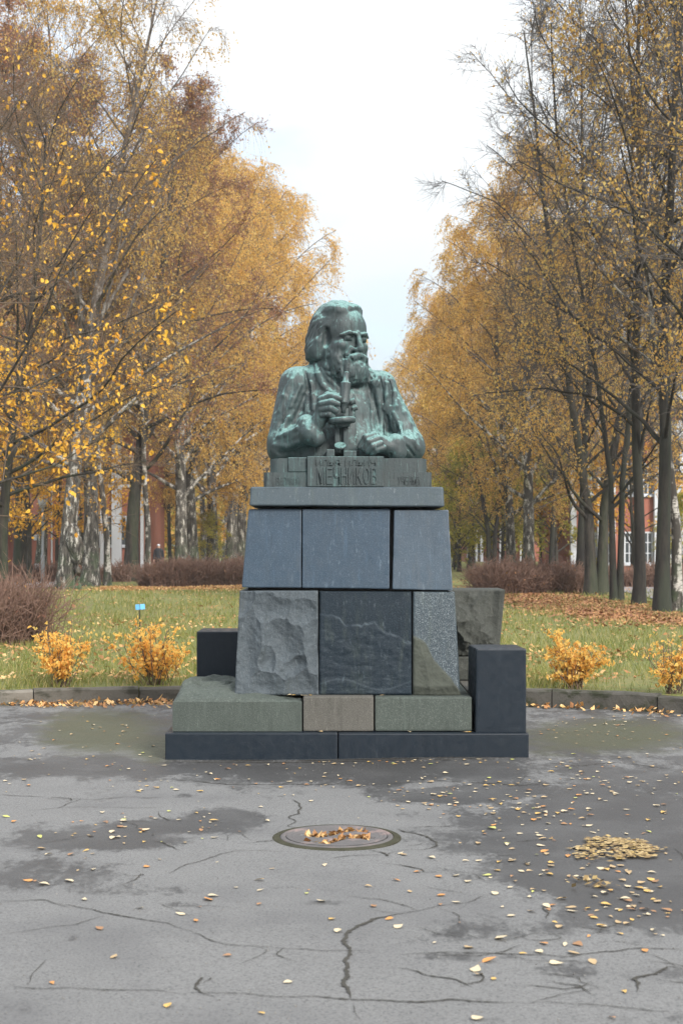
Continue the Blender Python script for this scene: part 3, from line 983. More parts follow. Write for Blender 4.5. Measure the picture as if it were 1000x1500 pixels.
c = m.mix(m.math('MULTIPLY', m.step(m.math('ADD', streak2, m.math('MULTIPLY', up, 0.5)), 0.59, 0.74), 0.75), c, (0.19, 0.325, 0.315))
dk = m.noise(12, 5, 0.7, m.coords((2.4, 2.4, 0.3), (9, 2, 4)))
c = m.mix(m.math('MULTIPLY', m.step(dk, 0.53, 0.66), 0.72), c, (0.011, 0.015, 0.017))
m.color(c)
m.rough(m.step(blot, 0.3, 0.7, 0.5, 0.72))
m.bsdf.inputs['Metallic'].default_value = 0.15
m.bump(m.math('ADD', m.noise(45, 5, 0.7), streak2), 0.35, 0.008)
M['bronze'] = m.mat

PX = 0.00547


class Field:
    """a distance field on a grid, built from blended solids and turned into one surface"""
    def __init__(self, lo, hi, h):
        self.lo, self.h = np.array(lo, float), h
        self.n = np.ceil((np.array(hi) - self.lo) / h).astype(int) + 1
        self.f = np.full(self.n, 0.3, dtype=np.float32)
        self.ax = [self.lo[i] + h * np.arange(self.n[i]) for i in range(3)]

    def sub(self, blo, bhi):
        i0 = np.clip(np.floor((np.array(blo) - self.lo) / self.h).astype(int), 0, self.n)
        i1 = np.clip(np.ceil((np.array(bhi) - self.lo) / self.h).astype(int) + 1, 0, self.n)
        if np.any(i1 <= i0): return None, None
        sl = tuple(slice(a, b) for a, b in zip(i0, i1))
        g = np.meshgrid(*[self.ax[i][sl[i]].astype(np.float32) for i in range(3)], indexing='ij')
        return sl, g

    def blend(self, sl, d, k, mode):
        f = self.f[sl]
        a = -f if mode == 'sub' else f
        h = np.maximum(k - np.abs(a - d), 0) / k
        r = np.minimum(a, d) - h * h * k * 0.25
        self.f[sl] = -r if mode == 'sub' else r

    def ell(self, c, r, k=0.02, A=None, mode='add'):
        c, r = np.array(c, float), np.array(r, float)
        A = np.eye(3) if A is None else np.array(A)        # rows are the axes
        ext = np.sqrt(((A.T * r) ** 2).sum(1)) + k + 0.02
        sl, g = self.sub(c - ext, c + ext)
        if sl is None: return
        q = [g[i] - np.float32(c[i]) for i in range(3)]
        p = [sum(np.float32(A[j, i]) * q[i] for i in range(3)) for j in range(3)]
        k0 = np.sqrt(sum((p[j] / r[j]) ** 2 for j in range(3)))
        k1 = np.sqrt(sum((p[j] / r[j] ** 2) ** 2 for j in range(3))) + 1e-9
        self.blend(sl, (k0 * (k0 - 1) / k1).astype(np.float32), k, mode)

    def cap(self, a, b, ra, rb=None, k=0.02, mode='add'):
        rb = ra if rb is None else rb
        a, b = np.array(a, float), np.array(b, float)
        rm = max(ra, rb) + k + 0.02
        sl, g = self.sub(np.minimum(a, b) - rm, np.maximum(a, b) + rm)
        if sl is None: return
        d = b - a
        L2 = float(d @ d) + 1e-12
        q = [g[i] - np.float32(a[i]) for i in range(3)]
        t = np.clip(sum(q[i] * np.float32(d[i]) for i in range(3)) / L2, 0, 1)
        dist = np.sqrt(sum((q[i] - t * np.float32(d[i])) ** 2 for i in range(3))) - (ra + (rb - ra) * t)
        self.blend(sl, dist.astype(np.float32), k, mode)

    def chain(self, pts, rs, k=0.02, mode='add'):
        rs = rs if isinstance(rs, (list, tuple)) else [rs] * len(pts)
        for (a, b, ra, rb) in zip(pts[:-1], pts[1:], rs[:-1], rs[1:]):
            self.cap(a, b, ra, rb, k, mode)

    def front(self, X, Z):
        """distance Y of the first surface met along +Y at (X, Z)"""
        i = int(np.clip(round((X - self.lo[0]) / self.h), 0, self.n[0] - 1))
        k = int(np.clip(round((Z - self.lo[2]) / self.h), 0, self.n[2] - 1))
        col = self.f[i, :, k] < 0
        return self.ax[1][int(np.argmax(col))] if col.any() else None

    def onto(self, uv, dy=0.0):
        out = []
        for (u, v) in uv:
            Y = 11.6
            for _ in range(3):
                p = P(u, v, Y)
                y = self.front(p[0], p[2])
                if y is None: break
                Y = y
            p = P(u, v, Y); p[1] += dy
            out.append(p)
        return out

    def fold(self, uv, r, k=0.025, mode='add', dy=0.0):
        pts = self.onto(uv, dy)
        n = len(pts)
        rs = [r * (0.45 + 0.55 * math.sin(math.pi * (i + 0.35) / (n - 0.3))) for i in range(n)]
        self.chain(pts, rs, k, mode)

    def displace(self, fn, blo, bhi):
        sl, g = self.sub(blo, bhi)
        f = self.f[sl]
        near = np.abs(f) < 0.05
        pts = np.stack([gg[near] for gg in g], 1)
        f[near] += fn(pts).astype(np.float32)
        self.f[sl] = f

    def surface(self, name):
        f = self.f
        ins = f < 0
        nx, ny, nz = f.shape
        cnt = np.zeros((nx - 1, ny - 1, nz - 1), dtype=np.int8)
        for dx in (0, 1):
            for dy in (0, 1):
                for dz in (0, 1):
                    cnt += ins[dx:nx - 1 + dx, dy:ny - 1 + dy, dz:nz - 1 + dz]
        act = (cnt > 0) & (cnt < 8)
        ci = np.argwhere(act)
        idx = np.full(act.shape, -1, dtype=np.int32)
        idx[act] = np.arange(len(ci))
        acc = np.zeros((len(ci), 3)); w = np.zeros(len(ci))
        corners = [(a, b, c_) for a in (0, 1) for b in (0, 1) for c_ in (0, 1)]
        val = {cn: f[ci[:, 0] + cn[0], ci[:, 1] + cn[1], ci[:, 2] + cn[2]] for cn in corners}
        for a in corners:
            for axis in range(3):
                if a[axis]: continue
                b = list(a); b[axis] = 1; b = tuple(b)
                fa, fb_ = val[a], val[b]
                cr = (fa < 0) != (fb_ < 0)
                t = np.where(cr, fa / (fa - fb_ + 1e-12), 0)
                p = np.tile(np.array(a, float), (len(ci), 1))
                p[:, axis] = t
                acc += np.where(cr[:, None], p, 0); w += cr
        V = self.lo + self.h * (ci + acc / w[:, None])
        quads = []
        for axis in range(3):
            o1, o2 = (axis + 1) % 3, (axis + 2) % 3
            s0 = [slice(None)] * 3; s1 = [slice(None)] * 3
            s0[axis] = slice(0, -1); s1[axis] = slice(1, None)
            e = ins[tuple(s0)] != ins[tuple(s1)]
            e = np.argwhere(e)
            ok = (e[:, o1] > 0) & (e[:, o2] > 0) & (e[:, o1] < f.shape[o1] - 1) & (e[:, o2] < f.shape[o2] - 1)
            e = e[ok]
            flip = ins[e[:, 0], e[:, 1], e[:, 2]]
            def cell(da, db):
                q = e.copy(); q[:, o1] -= da; q[:, o2] -= db
                return idx[q[:, 0], q[:, 1], q[:, 2]]
            q = np.stack([cell(1, 1), cell(0, 1), cell(0, 0), cell(1, 0)], 1)
            q[~flip] = q[~flip][:, ::-1]
            quads.append(q)
        Fq = np.concatenate(quads)
        Fq = Fq[(Fq >= 0).all(1)]
        return np_mesh(name, V, Fq, True)


def S(u, v, y):
    return P(u, v, 11.75 + y)


bust = empty('bronze_bust', (0.0, 11.8, ZCAP))
tag(bust, 'weathered green bronze bust of a bearded man bending over a microscope', 'statue')


def on_bust(o):
    return child_of(bust, o)


fd = Field((-0.70, 11.20, 2.20), (0.74, 12.22, 3.60), 0.0064)
# torso, shoulders, arms
fd.ell(S(494, 628, .10), (72 * PX, .27, 88 * PX), .04)
fd.ell(S(497, 668, .06), (92 * PX, .30, 58 * PX), .08)
fd.cap(S(439, 563, .07), S(556, 566, .07), 24 * PX, 22 * PX, .05)
fd.ell(S(492, 556, .09), (56 * PX, .17, 30 * PX), .06)
fd.cap(S(488, 535, .03), S(492, 575, .07), 25 * PX, 30 * PX, .04)
fd.cap(S(433, 563, .06), S(414.5, 646, -.02), 24.5 * PX, 23 * PX, .05)
fd.cap(S(557, 567, .06), S(597, 647, -.02), 22 * PX, 21 * PX, .05)
fd.cap(S(416, 652, -.05), S(456, 631, -.29), 23 * PX, 15.5 * PX, .04)
fd.cap(S(600, 653, -.05), S(574, 656, -.28), 21.5 * PX, 14 * PX, .04)
fd.ell(S(411, 662, 0), (19 * PX, .16, 18 * PX), .04)
fd.ell(S(603, 660, 0), (18 * PX, .16, 16 * PX), .04)
# open space between the arms and the waistcoat
fd.ell(S(497, 640, -.36), (40 * PX, .10, 50 * PX), .03, mode='sub')
# jacket: fronts, lapels, folds
fd.fold([(462, 533), (466, 548), (474, 566), (488, 580), (497, 588)], 4.0 * PX, 0.020)
fd.fold([(470, 540), (482, 556), (496, 570)], 2.2 * PX, 0.015)
fd.fold([(540, 541), (549, 560), (555, 590), (558, 620), (560, 645)], 3.7 * PX, 0.020)
fd.fold([(533, 548), (541, 570), (545, 600), (546, 632)], 2.5 * PX, 0.012, 'sub', -.006)
fd.fold([(455, 560), (458, 580), (459, 600)], 2.8 * PX, 0.020)
fd.fold([(447, 545), (452, 570), (452, 600)], 2.5 * PX, 0.020, 'sub', -.008)
fd.fold([(561, 548), (566, 562), (566, 580), (562, 600)], 3.1 * PX, 0.012)
fd.fold([(556, 552), (559, 570), (561, 590)], 1.9 * PX, 0.012, 'sub')
fd.fold([(569, 552), (573, 570), (572, 592)], 1.9 * PX, 0.012, 'sub')
fd.fold([(572, 556), (578, 575), (580, 596), (576, 618)], 2.8 * PX, 0.015)
fd.fold([(566, 610), (570, 632), (578, 644)], 3.4 * PX, 0.012, 'sub')
fd.fold([(576, 605), (585, 622), (590, 640)], 2.8 * PX, 0.020)
fd.fold([(583, 585), (592, 605), (600, 622)], 2.2 * PX, 0.020)
fd.fold([(440, 565), (430, 585), (420, 610), (412, 628)], 2.1 * PX, .032)
fd.fold([(446, 580), (440, 600), (428, 620), (416, 634)], 2.1 * PX, .032, 'sub')
fd.fold([(427, 556), (416, 580), (409, 602)], 1.9 * PX, .032)
fd.fold([(449, 612), (436, 627), (420, 636), (404, 640)], 1.9 * PX, .032)
fd.fold([(452, 640), (438, 648), (420, 654), (402, 652)], 1.9 * PX, .032)
fd.fold([(444, 655), (430, 662), (410, 664)], 1.7 * PX, .032, 'sub')
fd.fold([(425, 600), (412, 618), (402, 640)], 1.4 * PX, .032, 'sub')
fd.fold([(590, 640), (604, 646), (612, 656)], 1.9 * PX, .032)
fd.fold([(584, 646), (598, 656), (606, 668)], 2.3 * PX, .015, 'sub')
fd.fold([(586, 654), (590, 662), (588, 670)], 2.3 * PX, .01)
fd.fold([(518, 578), (519, 610), (520, 650)], 0.9 * PX, .006, 'sub')
# cuffs
fd.chain([S(449, 622, -.255), S(455, 636, -.30), S(463, 642, -.30)], [15 * PX, 15.5 * PX, 13 * PX], .012)
fd.cap(S(578, 650, -.275), S(581, 662, -.27), 14.5 * PX, 14 * PX, .01)
fd.fold([(569, 645), (572, 655), (572, 668)], 2.5 * PX, .004, 'sub')
# the hand on the focus knob: palm, four fingers, thumb
fd.cap(S(462, 624, -.30), S(472, 607, -.325), 11 * PX, 11.5 * PX, .015)
fd.ell(S(475, 598, -.335), (13 * PX, .065, 16 * PX), .012)
for (a, b, c_, r) in [((470, 585, -.36), (484, 580, -.385), (497, 584, -.39), 5.2),
                      ((471, 592, -.375), (485, 589, -.405), (495, 592, -.395), 5.2),
                      ((471, 600, -.375), (484, 598, -.405), (492, 602, -.39), 5.0),
                      ((471, 608, -.37), (482, 607, -.395), (488, 611, -.38), 4.4)]:
    fd.chain([S(*a), S(*b), S(*c_)], [r * PX * 1.05, r * PX, r * PX * .85], .006)
fd.chain([S(470, 588, -.32), S(480, 579, -.33), S(495, 580, -.35)], [6 * PX, 5.2 * PX, 4.2 * PX], .008)
# the fist resting on the table
fd.cap(S(576, 656, -.28), S(562, 652, -.31), 12 * PX, 12.5 * PX, .015)
fd.ell(S(551, 649, -.32), (17 * PX, .075, 15 * PX), .015)
for (a, b, c_, r) in [((549, 637, -.36), (536, 641, -.385), (529, 651, -.37), 5.4),
                      ((553, 643, -.385), (541, 647, -.41), (533, 657, -.39), 5.4),
                      ((556, 650, -.395), (546, 654, -.42), (538, 661, -.40), 5.2),
                      ((561, 656, -.39), (551, 659, -.41), (545, 664, -.395), 4.6)]:
    fd.chain([S(*a), S(*b), S(*c_)], [r * PX * 1.08, r * PX, r * PX * .88], .006)
fd.chain([S(545, 645, -.33), S(533, 646, -.36), S(526, 655, -.37)], [6 * PX, 5 * PX, 4.2 * PX], .008)

# ---- head, in its own axes: a to the viewer's right, b forward out of the face, c up
psi, tau = R(38), R(5)
ra_ = np.array([math.cos(psi), math.sin(psi), 0])
fw0 = np.array([math.sin(psi), -math.cos(psi), 0])
upv = np.array([0, 0, 1.0])
fw_ = fw0 * math.cos(tau) - upv * math.sin(tau)
up_ = upv * math.cos(tau) + fw0 * math.sin(tau)
A3 = np.stack([ra_, fw_, up_])
HO = S(499.5, 492, .03)


def H(a, b, c_):
    return HO + PX * (a * ra_ + b * fw_ + c_ * up_)


def he(c_, r, k=3, mode='add'):
    fd.ell(H(*c_), np.array(r) * PX, k * PX, A3, mode)


def hc(a, b, r0, r1=None, k=2, mode='add'):
    fd.cap(H(*a), H(*b), r0 * PX, (r1 or r0) * PX, k * PX, mode)


he((0, -6, 6), (34, 43, 42), 2)                     # skull
he((0, 14, 8), (30, 25, 31), 6)                     # forehead
he((0, 12, -28), (27, 27, 34), 8)                   # face
for s_ in (-1, 1):
    he((s_ * 19, 27, -16), (9, 9, 8), 6)            # cheekbones
    he((s_ * 15, 41, -4.5), (9, 6.2, 5.2), 4, 'sub')      # eye sockets
    he((s_ * 14.5, 33.6, -4.2), (6.2, 5.2, 4.6), 1)   # eyeballs
    hc((s_ * 8, 37.0, -1.0), (s_ * 15, 38.0, .6), 1.5, 1.7, 1)
    hc((s_ * 15, 38.0, .6), (s_ * 22, 33.5, -1.5), 1.7, 1.2, 1)   # upper lids
    hc((s_ * 9, 36.5, -7.2), (s_ * 20, 34, -7.6), 1.2, 1.2, 1)    # lower lids
    hc((s_ * 5, 41, 1.6), (s_ * 15, 39.5, 3.0), 1.9, 2.2, 3)
    hc((s_ * 15, 39.5, 3.0), (s_ * 26, 31, -1.5), 2.2, 1.6, 3)         # brows
    he((s_ * 4.6, 43, -22), (3.6, 5, 3.4), 2)       # nostril wings
    hc((s_ * 2, 45, -29), (s_ * 11, 43, -33), 4.4, 4.6, 2.5)
    hc((s_ * 11, 43, -33), (s_ * 19, 35, -43), 4.6, 3, 2.5)       # moustache
    hc((s_ * 9, 39, -19), (s_ * 15, 36, -29), 2.2, 2.6, 4)        # cheek fold
    he((s_ * 24, 14, -34), (8, 18, 24), 6)          # beard on the cheeks
    he((s_ * 29, 2, -20), (6, 11, 16), 5)
hc((0, 39, 3), (0, 47.5, -18), 3.4, 4.6, 3)         # nose ridge
he((0, 48, -20.5), (4.6, 4.6, 4.2), 2)
he((0, 43, -41), (8, 4.5, 3.4), 2)                  # lower lip
he((0, 43, -37.2), (9, 3.5, 1.4), 1, 'sub')         # mouth
he((0, 32, -52), (23, 18, 20), 6)                   # beard
he((6, 36, -59), (15, 12, 15), 5)
he((-9, 34, -58), (12, 12, 14), 5)
he((0, 20, -50), (25, 20, 20), 7)
hc((-3, 42, -50), (-5, 42, -68), 6, 3, 4)
hc((6, 43, -48), (8, 42, -67), 6, 3, 4)
# ears under hair
he((-35, -1, -10), (4, 6, 10), 2)
he((35, -1, -10), (4, 6, 10), 2)
# hair: crown swept back from the forehead, full at the sides and neck
he((0, -10, 12), (37, 43.5, 40), 2)
he((-15, 4, 34), (17, 24, 13.5), 4)
he((14, 2, 36), (13, 23, 11.5), 4)
hc((-25, 15, 27), (-6, 24, 39), 3.4, 3.6, 3)
hc((-6, 24, 39), (12, 21, 41), 3.6, 3.0, 3)
hc((-32, 8, 12), (-25, 15, 27), 3.6, 3.4, 3)
for s_ in (-1, 1):
    he((s_ * 32, -14, -2), (11, 20, 30), 5)
    he((s_ * 36, -14, -22), (11.5, 17, 17), 4)
    hc((s_ * 38, -2, -12), (s_ * 38, -6, -32), 6, 7, 3)
    hc((s_ * 34, -26, -8), (s_ * 35, -24, -34), 9, 8, 4)
he((0, -36, -16), (34, 16, 32), 6)
hc((-20, -30, -42), (18, -30, -42), 9, 9, 5)
he((-33, 8, -6), (5, 6, 15), 4, 'sub')              # hollow before the ear
# neck hollow and collar
fd.cap(S(481, 538, -.09), S(514, 560, -.14), 4.5 * PX, 4 * PX, .012)
fd.cap(S(470, 533, -.03), S(481, 538, -.09), 5 * PX, 4.5 * PX, .012)


def to_head(p):
    q = (p - HO) / PX
    return q @ ra_, q @ fw_, q @ up_


def hair_relief(p):
    a, b, c_ = to_head(p)
    hair = np.clip((-b * 0.55 + c_ * 0.8 - 17) / 5, 0, 1)
    hair = np.maximum(hair, np.clip((-b + np.minimum(c_ * .35, 8) + 6) / 5, 0, 1)) * np.clip((c_ + 56) / 6, 0, 1)
    beard = np.clip((-28 - c_ + np.clip(b - 30, -30, 0) * -0.5) / 5, 0, 1) * np.clip((b + 4) / 6, 0, 1) * np.clip((c_ + 84) / 6, 0, 1)
    beard *= 1 - np.clip(1 - (np.abs(a) - 9) / 2, 0, 1) * np.clip(1 - np.abs(c_ + 39.5) / 5, 0, 1)
    beard *= np.clip((36 - np.abs(a)) / 4, 0, 1) * np.clip((c_ + 74 + np.clip(b - 26, -20, 0) * .9) / 5, 0, 1) * np.clip((b - 2) / 6, 0, 1)
    beard = np.maximum(beard, np.clip((b - 30) / 3, 0, 1) * np.clip(1 - np.abs(c_ + 33) / 9, 0, 1) * .6)
    hair *= np.clip((c_ + 46) / 4, 0, 1) * np.clip((60 - np.abs(a)) / 4, 0, 1) * np.clip((b + 62) / 4, 0, 1)
    stone = np.stack([a, b, c_], 1)
    al = 0.55 * b + 0.84 * c_
    ac = 0.84 * b - 0.55 * c_
    w = vnoise(stone / 14.0, 2) * 5
    h1 = vnoise(np.stack([a * 0.2, al * 0.035, (ac + w) * 0.22], 1), 2)
    h1 = 1 - np.abs(h1) * 2.2
    # at the top strands run back over the crown
    top = np.clip((c_ - 22) / 10, 0, 1)
    h2 = 1 - np.abs(vnoise(np.stack([(a + w) * 0.22, b * 0.035, c_ * 0.05], 1), 2)) * 2.2
    hh = h1 * (1 - top) + h2 * top
    bb = 1 - np.abs(vnoise(np.stack([(a + w) * 0.16, b * 0.13, c_ * 0.075], 1), 2)) * 2.3
    out = -hair * hh * 1.5 - beard * bb * 1.9
    skin = 1 - np.maximum(hair, beard)
    out += skin * 0.25 * vnoise(stone * 0.16, 2)
    return out * PX


fd.displace(hair_relief, HO - 0.62, HO + 0.62)
fd.displace(lambda p: np.where(p[:, 2] < 2.99, 1, 0.3) * (0.003 * vnoise(p * 6, 2) + 0.0022 * vnoise(p * 32, 2)),
            (-.7, 11.2, 2.2), (.74, 12.22, 3.6))
ZT = P(0, 668, 11.32)[2]
kz = int((ZT - 0.03 - fd.lo[2]) / fd.h)
fd.f[:, :, :kz] = 0.3
on_bust(link('figure', fd.surface('figure'), M['bronze']))
del fd

# ---- table of the bust: two tiers and the name panel
YB = 11.31
X0, X1, Xl0, Xl1 = x(395, YB), x(625, YB), x(386, YB - .015), x(632, YB - .015)
ZM = P(0, 692, YB)[2]


def rounded_tier(name, x0, x1, y0, y1, za, zb, r, dip=0.0):
    n = 8
    pts = []
    for cx, cy, a in ((x1 - r, y0 + r, -90), (x1 - r, y1 - r, 0), (x0 + r, y1 - r, 90), (x0 + r, y0 + r, 180)):
        for i in range(n + 1):
            al = R(a + 90 * i / n)
            pts.append((cx + r * math.cos(al), cy + r * math.sin(al)))
    V = [(p[0], p[1], z) for z in (za, zb) for p in pts]
    for q in range(len(pts), 2 * len(pts)):
        u_ = (V[q][0] - x0) / (x1 - x0) * 2 - 1
        V[q] = (V[q][0], V[q][1], V[q][2] - dip * abs(u_) ** 2)
    k = len(pts)
    bm = bmesh.new()
    vs = [bm.verts.new(p) for p in V]
    for i in range(k):
        j = (i + 1) % k
        bm.faces.new((vs[i], vs[j], vs[k + j], vs[k + i]))
    top = bm.faces.new(vs[k:]); bm.faces.new(vs[:k][::-1])
    bmesh.ops.bevel(bm, geom=list(top.edges), offset=0.008, segments=2, affect='EDGES')
    return bm_mesh(name, bm)


tiers = on_bust(link('table_top', rounded_tier('table_top', X0, X1, YB, 12.35, ZM, ZT, .07, .022), M['bronze']))
low = on_bust(link('table_foot', rounded_tier('table_foot', Xl0, Xl1, YB - .02, 12.4, ZCAP + .001, ZM, .03), M['bronze']))
panel = on_bust(link('name_panel', box_mesh('name_panel', (x(450, YB - .04), YB - .045, ZCAP + .002), (x(562, YB - .04), YB + .15, ZT - .006), 0.006), M['bronze']))
side = on_bust(link('side_panel', box_mesh('side_panel', (x(422, YB - .02), YB - .014, ZM + .004), (x(449, YB - .02), YB + .1, ZT - .012), 0.006), M['bronze']))
# drapery / papers on the table
bm = bmesh.new()
add_box(bm, (x(478, 11.36), 11.36, ZT - .004), (x(490, 11.36), 11.62, ZT + .055), .008)
add_box(bm, (x(503, 11.36), 11.36, ZT - .004), (x(522, 11.36), 11.62, ZT + .045), .008)
mfoot = bm_mesh('microscope_foot', bm)


def letters(text, u0, u1, v0, v1, Y, parent, depth=0.012):
    """raised letters, each a mesh of its own, spread evenly between u0 and u1"""
    base, w = Vector((0, 0, 0)), parent
    while w is not None:
        base += w.location; w = w.parent
    wide = {'М': 1.25, 'Ч': .95, 'Ы': 1.2, 'И': 1.0, ' ': .6}
    tot = sum(wide.get(c_, .95) for c_ in text)
    at = 0.0
    for ch in text:
        cw = wide.get(ch, .95)
        a, b = u0 + (u1 - u0) * (at + .09 * cw) / tot, u0 + (u1 - u0) * (at + .91 * cw) / tot
        at += cw
        if ch == ' ': continue
        cu = bpy.data.curves.new('letter', 'FONT')
        cu.body = ch
        cu.extrude = depth / 2
        cu.resolution_u = 2
        tmp = bpy.data.objects.new('letter', cu)
        C.objects.link(tmp)
        dg = bpy.context.evaluated_depsgraph_get()
        me = bpy.data.meshes.new_from_object(tmp.evaluated_get(dg))
        bpy.data.objects.remove(tmp)
        co = np.empty(len(me.vertices) * 3, dtype=np.float32)
        me.vertices.foreach_get('co', co)
        co = co.reshape(-1, 3)
        lo, hi = co.min(0), co.max(0)
        pa, pb = P(a, v1, Y), P(b, v0, Y)
        sx = (pb[0] - pa[0]) / (hi[0] - lo[0]); sz = (pb[2] - pa[2]) / (hi[1] - lo[1])
        new = np.stack([pa[0] + (co[:, 0] - lo[0]) * sx, Y - co[:, 2], pa[2] + (co[:, 1] - lo[1]) * sz], 1)
        me.vertices.foreach_set('co', new.astype(np.float32).ravel())
        me.update()
        me.materials.clear()
        o = link('letter', me, M['bronze'], None)
        o.parent = parent
        o.location = -base


Yp = YB - .047
letters('МЕЧНИКОВ', 463, 553, 684.5, 709, Yp, panel, .016)
letters('ИЛЬЯ ИЛЬИЧ', 462, 551, 673, 682, Yp, panel, .010)
letters('УЧЕНЫЙ', 582, 615, 698, 710, YB - .022, low, .008)
letters('ВЕЛИКИЙ', 404, 440, 699, 710, YB - .022, low, .005)

# ---- the microscope
mic = empty('microscope', (0, 0, 0))
mic.parent = bust
mw = np.array(bust.location) + 0
mpos = S(500, 640, -.34)
mic.location = Vector(mpos - mw)


def on_mic(name, me):
    o = link(name, me, M['bronze'], mic)
    o.location = Vector(-mpos)
    return o


ym = -.36
ta, tb = S(507.6, 544.5, ym + .02), S(502.5, 605, ym)
L = float(np.linalg.norm(tb - ta))
bm = bmesh.new()
pf = [(0, 0), (.014, 0), (.017, .01), (.024, .075), (.027, .078), (.027, .083), (.038, .085), (.042, .092), (.041, .10), (.040, .235), (.042, .24), (.042, .25), (.030, .256), (.027, .285), (.02, .30), (.018, L), (0, L)]
lathe(bm, pf, 28, axis_matrix(ta, tb))
on_mic('tube', bm_mesh('tube', bm, True))
sc_ = S(500.5, 616, ym + .02)
bm = bmesh.new()
lathe(bm, [(0, .022), (.098, .022), (.108, .016), (.109, -.012), (.102, -.022), (.07, -.026), (.062, -.034), (.06, -.05), (.04, -.056), (0, -.056)], 40, Matrix.Translation(Vector(sc_)) @ Matrix.Rotation(R(-4), 4, 'Y'))
on_mic('stage', bm_mesh('stage', bm, True))
bm = bmesh.new()
pa, pb = S(493.5, 626, ym + .06), S(492.5, 664, ym + .06)
add_box(bm, (pa[0] - .018, pa[1] - .02, pb[2]), (pa[0] + .02, pa[1] + .05, pa[2]), .006)
add_box(bm, (pa[0] + .05, pa[1] - .02, pb[2]), (pa[0] + .09, pa[1] + .05, pa[2]), .006)
add_box(bm, (pa[0] - .01, pa[1] + .02, pb[2]), (pa[0] + .08, pa[1] + .08, pa[2]), .006)
on_mic('pillar', bm_mesh('pillar', bm))
bm = bmesh.new()
aa, ab = S(513, 592, ym + .05), S(513.5, 615, ym + .05)
add_box(bm, (aa[0] - .016, aa[1] - .02, ab[2]), (aa[0] + .016, aa[1] + .05, aa[2] + .02), .006)
add_box(bm, (S(504, 0, ym)[0], aa[1] - .012, aa[2] - .03), (aa[0] + .01, aa[1] + .02, aa[2]), .005)
on_mic('arm', bm_mesh('arm', bm))
bm = bmesh.new()
for (u, v, r) in ((516.5, 588, .026), (519.5, 598, .02)):
    k_ = S(u, v, ym + .03)
    lathe(bm, [(0, -.02), (r * .9, -.02), (r, -.014), (r, .014), (r * .9, .02), (0, .02)], 20, Matrix.Translation(Vector(k_)) @ Matrix.Rotation(R(70), 4, 'Y'))
on_mic('focus_knob', bm_mesh('focus_knob', bm))
bm = bmesh.new()
k_ = S(498, 653, ym - .01)
lathe(bm, [(0, -.012), (.04, -.012), (.046, -.004), (.046, .006), (.038, .008), (0, .003)], 28, Matrix.Translation(Vector(k_)) @ Matrix.Rotation(R(38), 4, 'X'))
on_mic('mirror', bm_mesh('mirror', bm, True))
on_mic('foot', mfoot)

# ================================================================== TREES
def unit(v):
    return v / (np.linalg.norm(v, axis=-1, keepdims=True) + 1e-9)


def grow(g, start, dirs, length, k, wander, pull):
    """n shoots at once: points (n, k+1, 3); pull bends them up (+) or down (-)"""
    n = len(start)
    pts = np.empty((n, k + 1, 3))
    pts[:, 0] = start
    d = unit(dirs)
    st = (np.asarray(length) / k)[:, None]
    pull = np.broadcast_to(np.asarray(pull, float), (n,))
    for i in range(k):
        d = d + g.normal(0, wander, (n, 3))
        d[:, 2] += pull * ((i + 1) / k)
        d = unit(d)
        pts[:, i + 1] = pts[:, i] + d * st
    return pts


def tubes(pts, r0, r1, sides, power=1.0, flare=None):
    n, k1, _ = pts.shape
    t = np.linspace(0, 1, k1) ** power
    r = np.asarray(r0)[:, None] * (1 - t) + np.asarray(r1)[:, None] * t
    if flare is not None: r = r * flare
    tan = unit(np.gradient(pts, axis=1))
    ref = np.where(np.abs(tan[..., 2:3]) > 0.9, np.array([1.0, 0, 0]), np.array([0, 0, 1.0]))
    e1 = unit(np.cross(tan, ref)); e2 = np.cross(tan, e1)
    a = np.arange(sides) * 2 * np.pi / sides
    V = pts[:, :, None] + r[:, :, None, None] * (np.cos(a)[:, None] * e1[:, :, None] + np.sin(a)[:, None] * e2[:, :, None])
    i = np.arange(n * k1 * sides).reshape(n, k1, sides)
    j = np.roll(i, -1, axis=2)
    F = np.stack([i[:, :-1], j[:, :-1], j[:, 1:], i[:, 1:]], -1).reshape(-1, 4)
    return V.reshape(-1, 3), F


def along(pts, idx, t):
    """position and direction at fraction t of shoot idx"""
    k = pts.shape[1] - 1
    q = np.clip(t, 0, 0.9999) * k
    i = q.astype(int); f = (q - i)[:, None]
    a, b = pts[idx, i], pts[idx, i + 1]
    return a * (1 - f) + b * f, unit(b - a)


def offshoot(g, T, ang, az=None):
    ref = np.where(np.abs(T[:, 2:3]) > 0.9, np.array([1.0, 0, 0]), np.array([0, 0, 1.0]))
    e1 = unit(np.cross(T, ref)); e2 = np.cross(T, e1)
    az = g.random(len(T)) * 2 * np.pi if az is None else az
    return unit(np.cos(ang)[:, None] * T + np.sin(ang)[:, None] * (np.cos(az)[:, None] * e1 + np.sin(az)[:, None] * e2))


def leaf_quads(g, pos, size, hang=0.6, width=0.62):
    n = len(pos)
    d = g.normal(0, 1, (n, 3)); d[:, 2] -= hang * 1.6
    d = unit(d)
    s = unit(np.cross(d, g.normal(0, 1, (n, 3))))
    L = (size * (0.65 + 0.7 * g.random(n)))[:, None]
    W = L * width * 0.5
    m_ = pos + d * L * 0.45
    V = np.stack([pos, m_ + s * W, pos + d * L, m_ - s * W], 1).reshape(-1, 3)
    return V, np.arange(n * 4).reshape(n, 4)


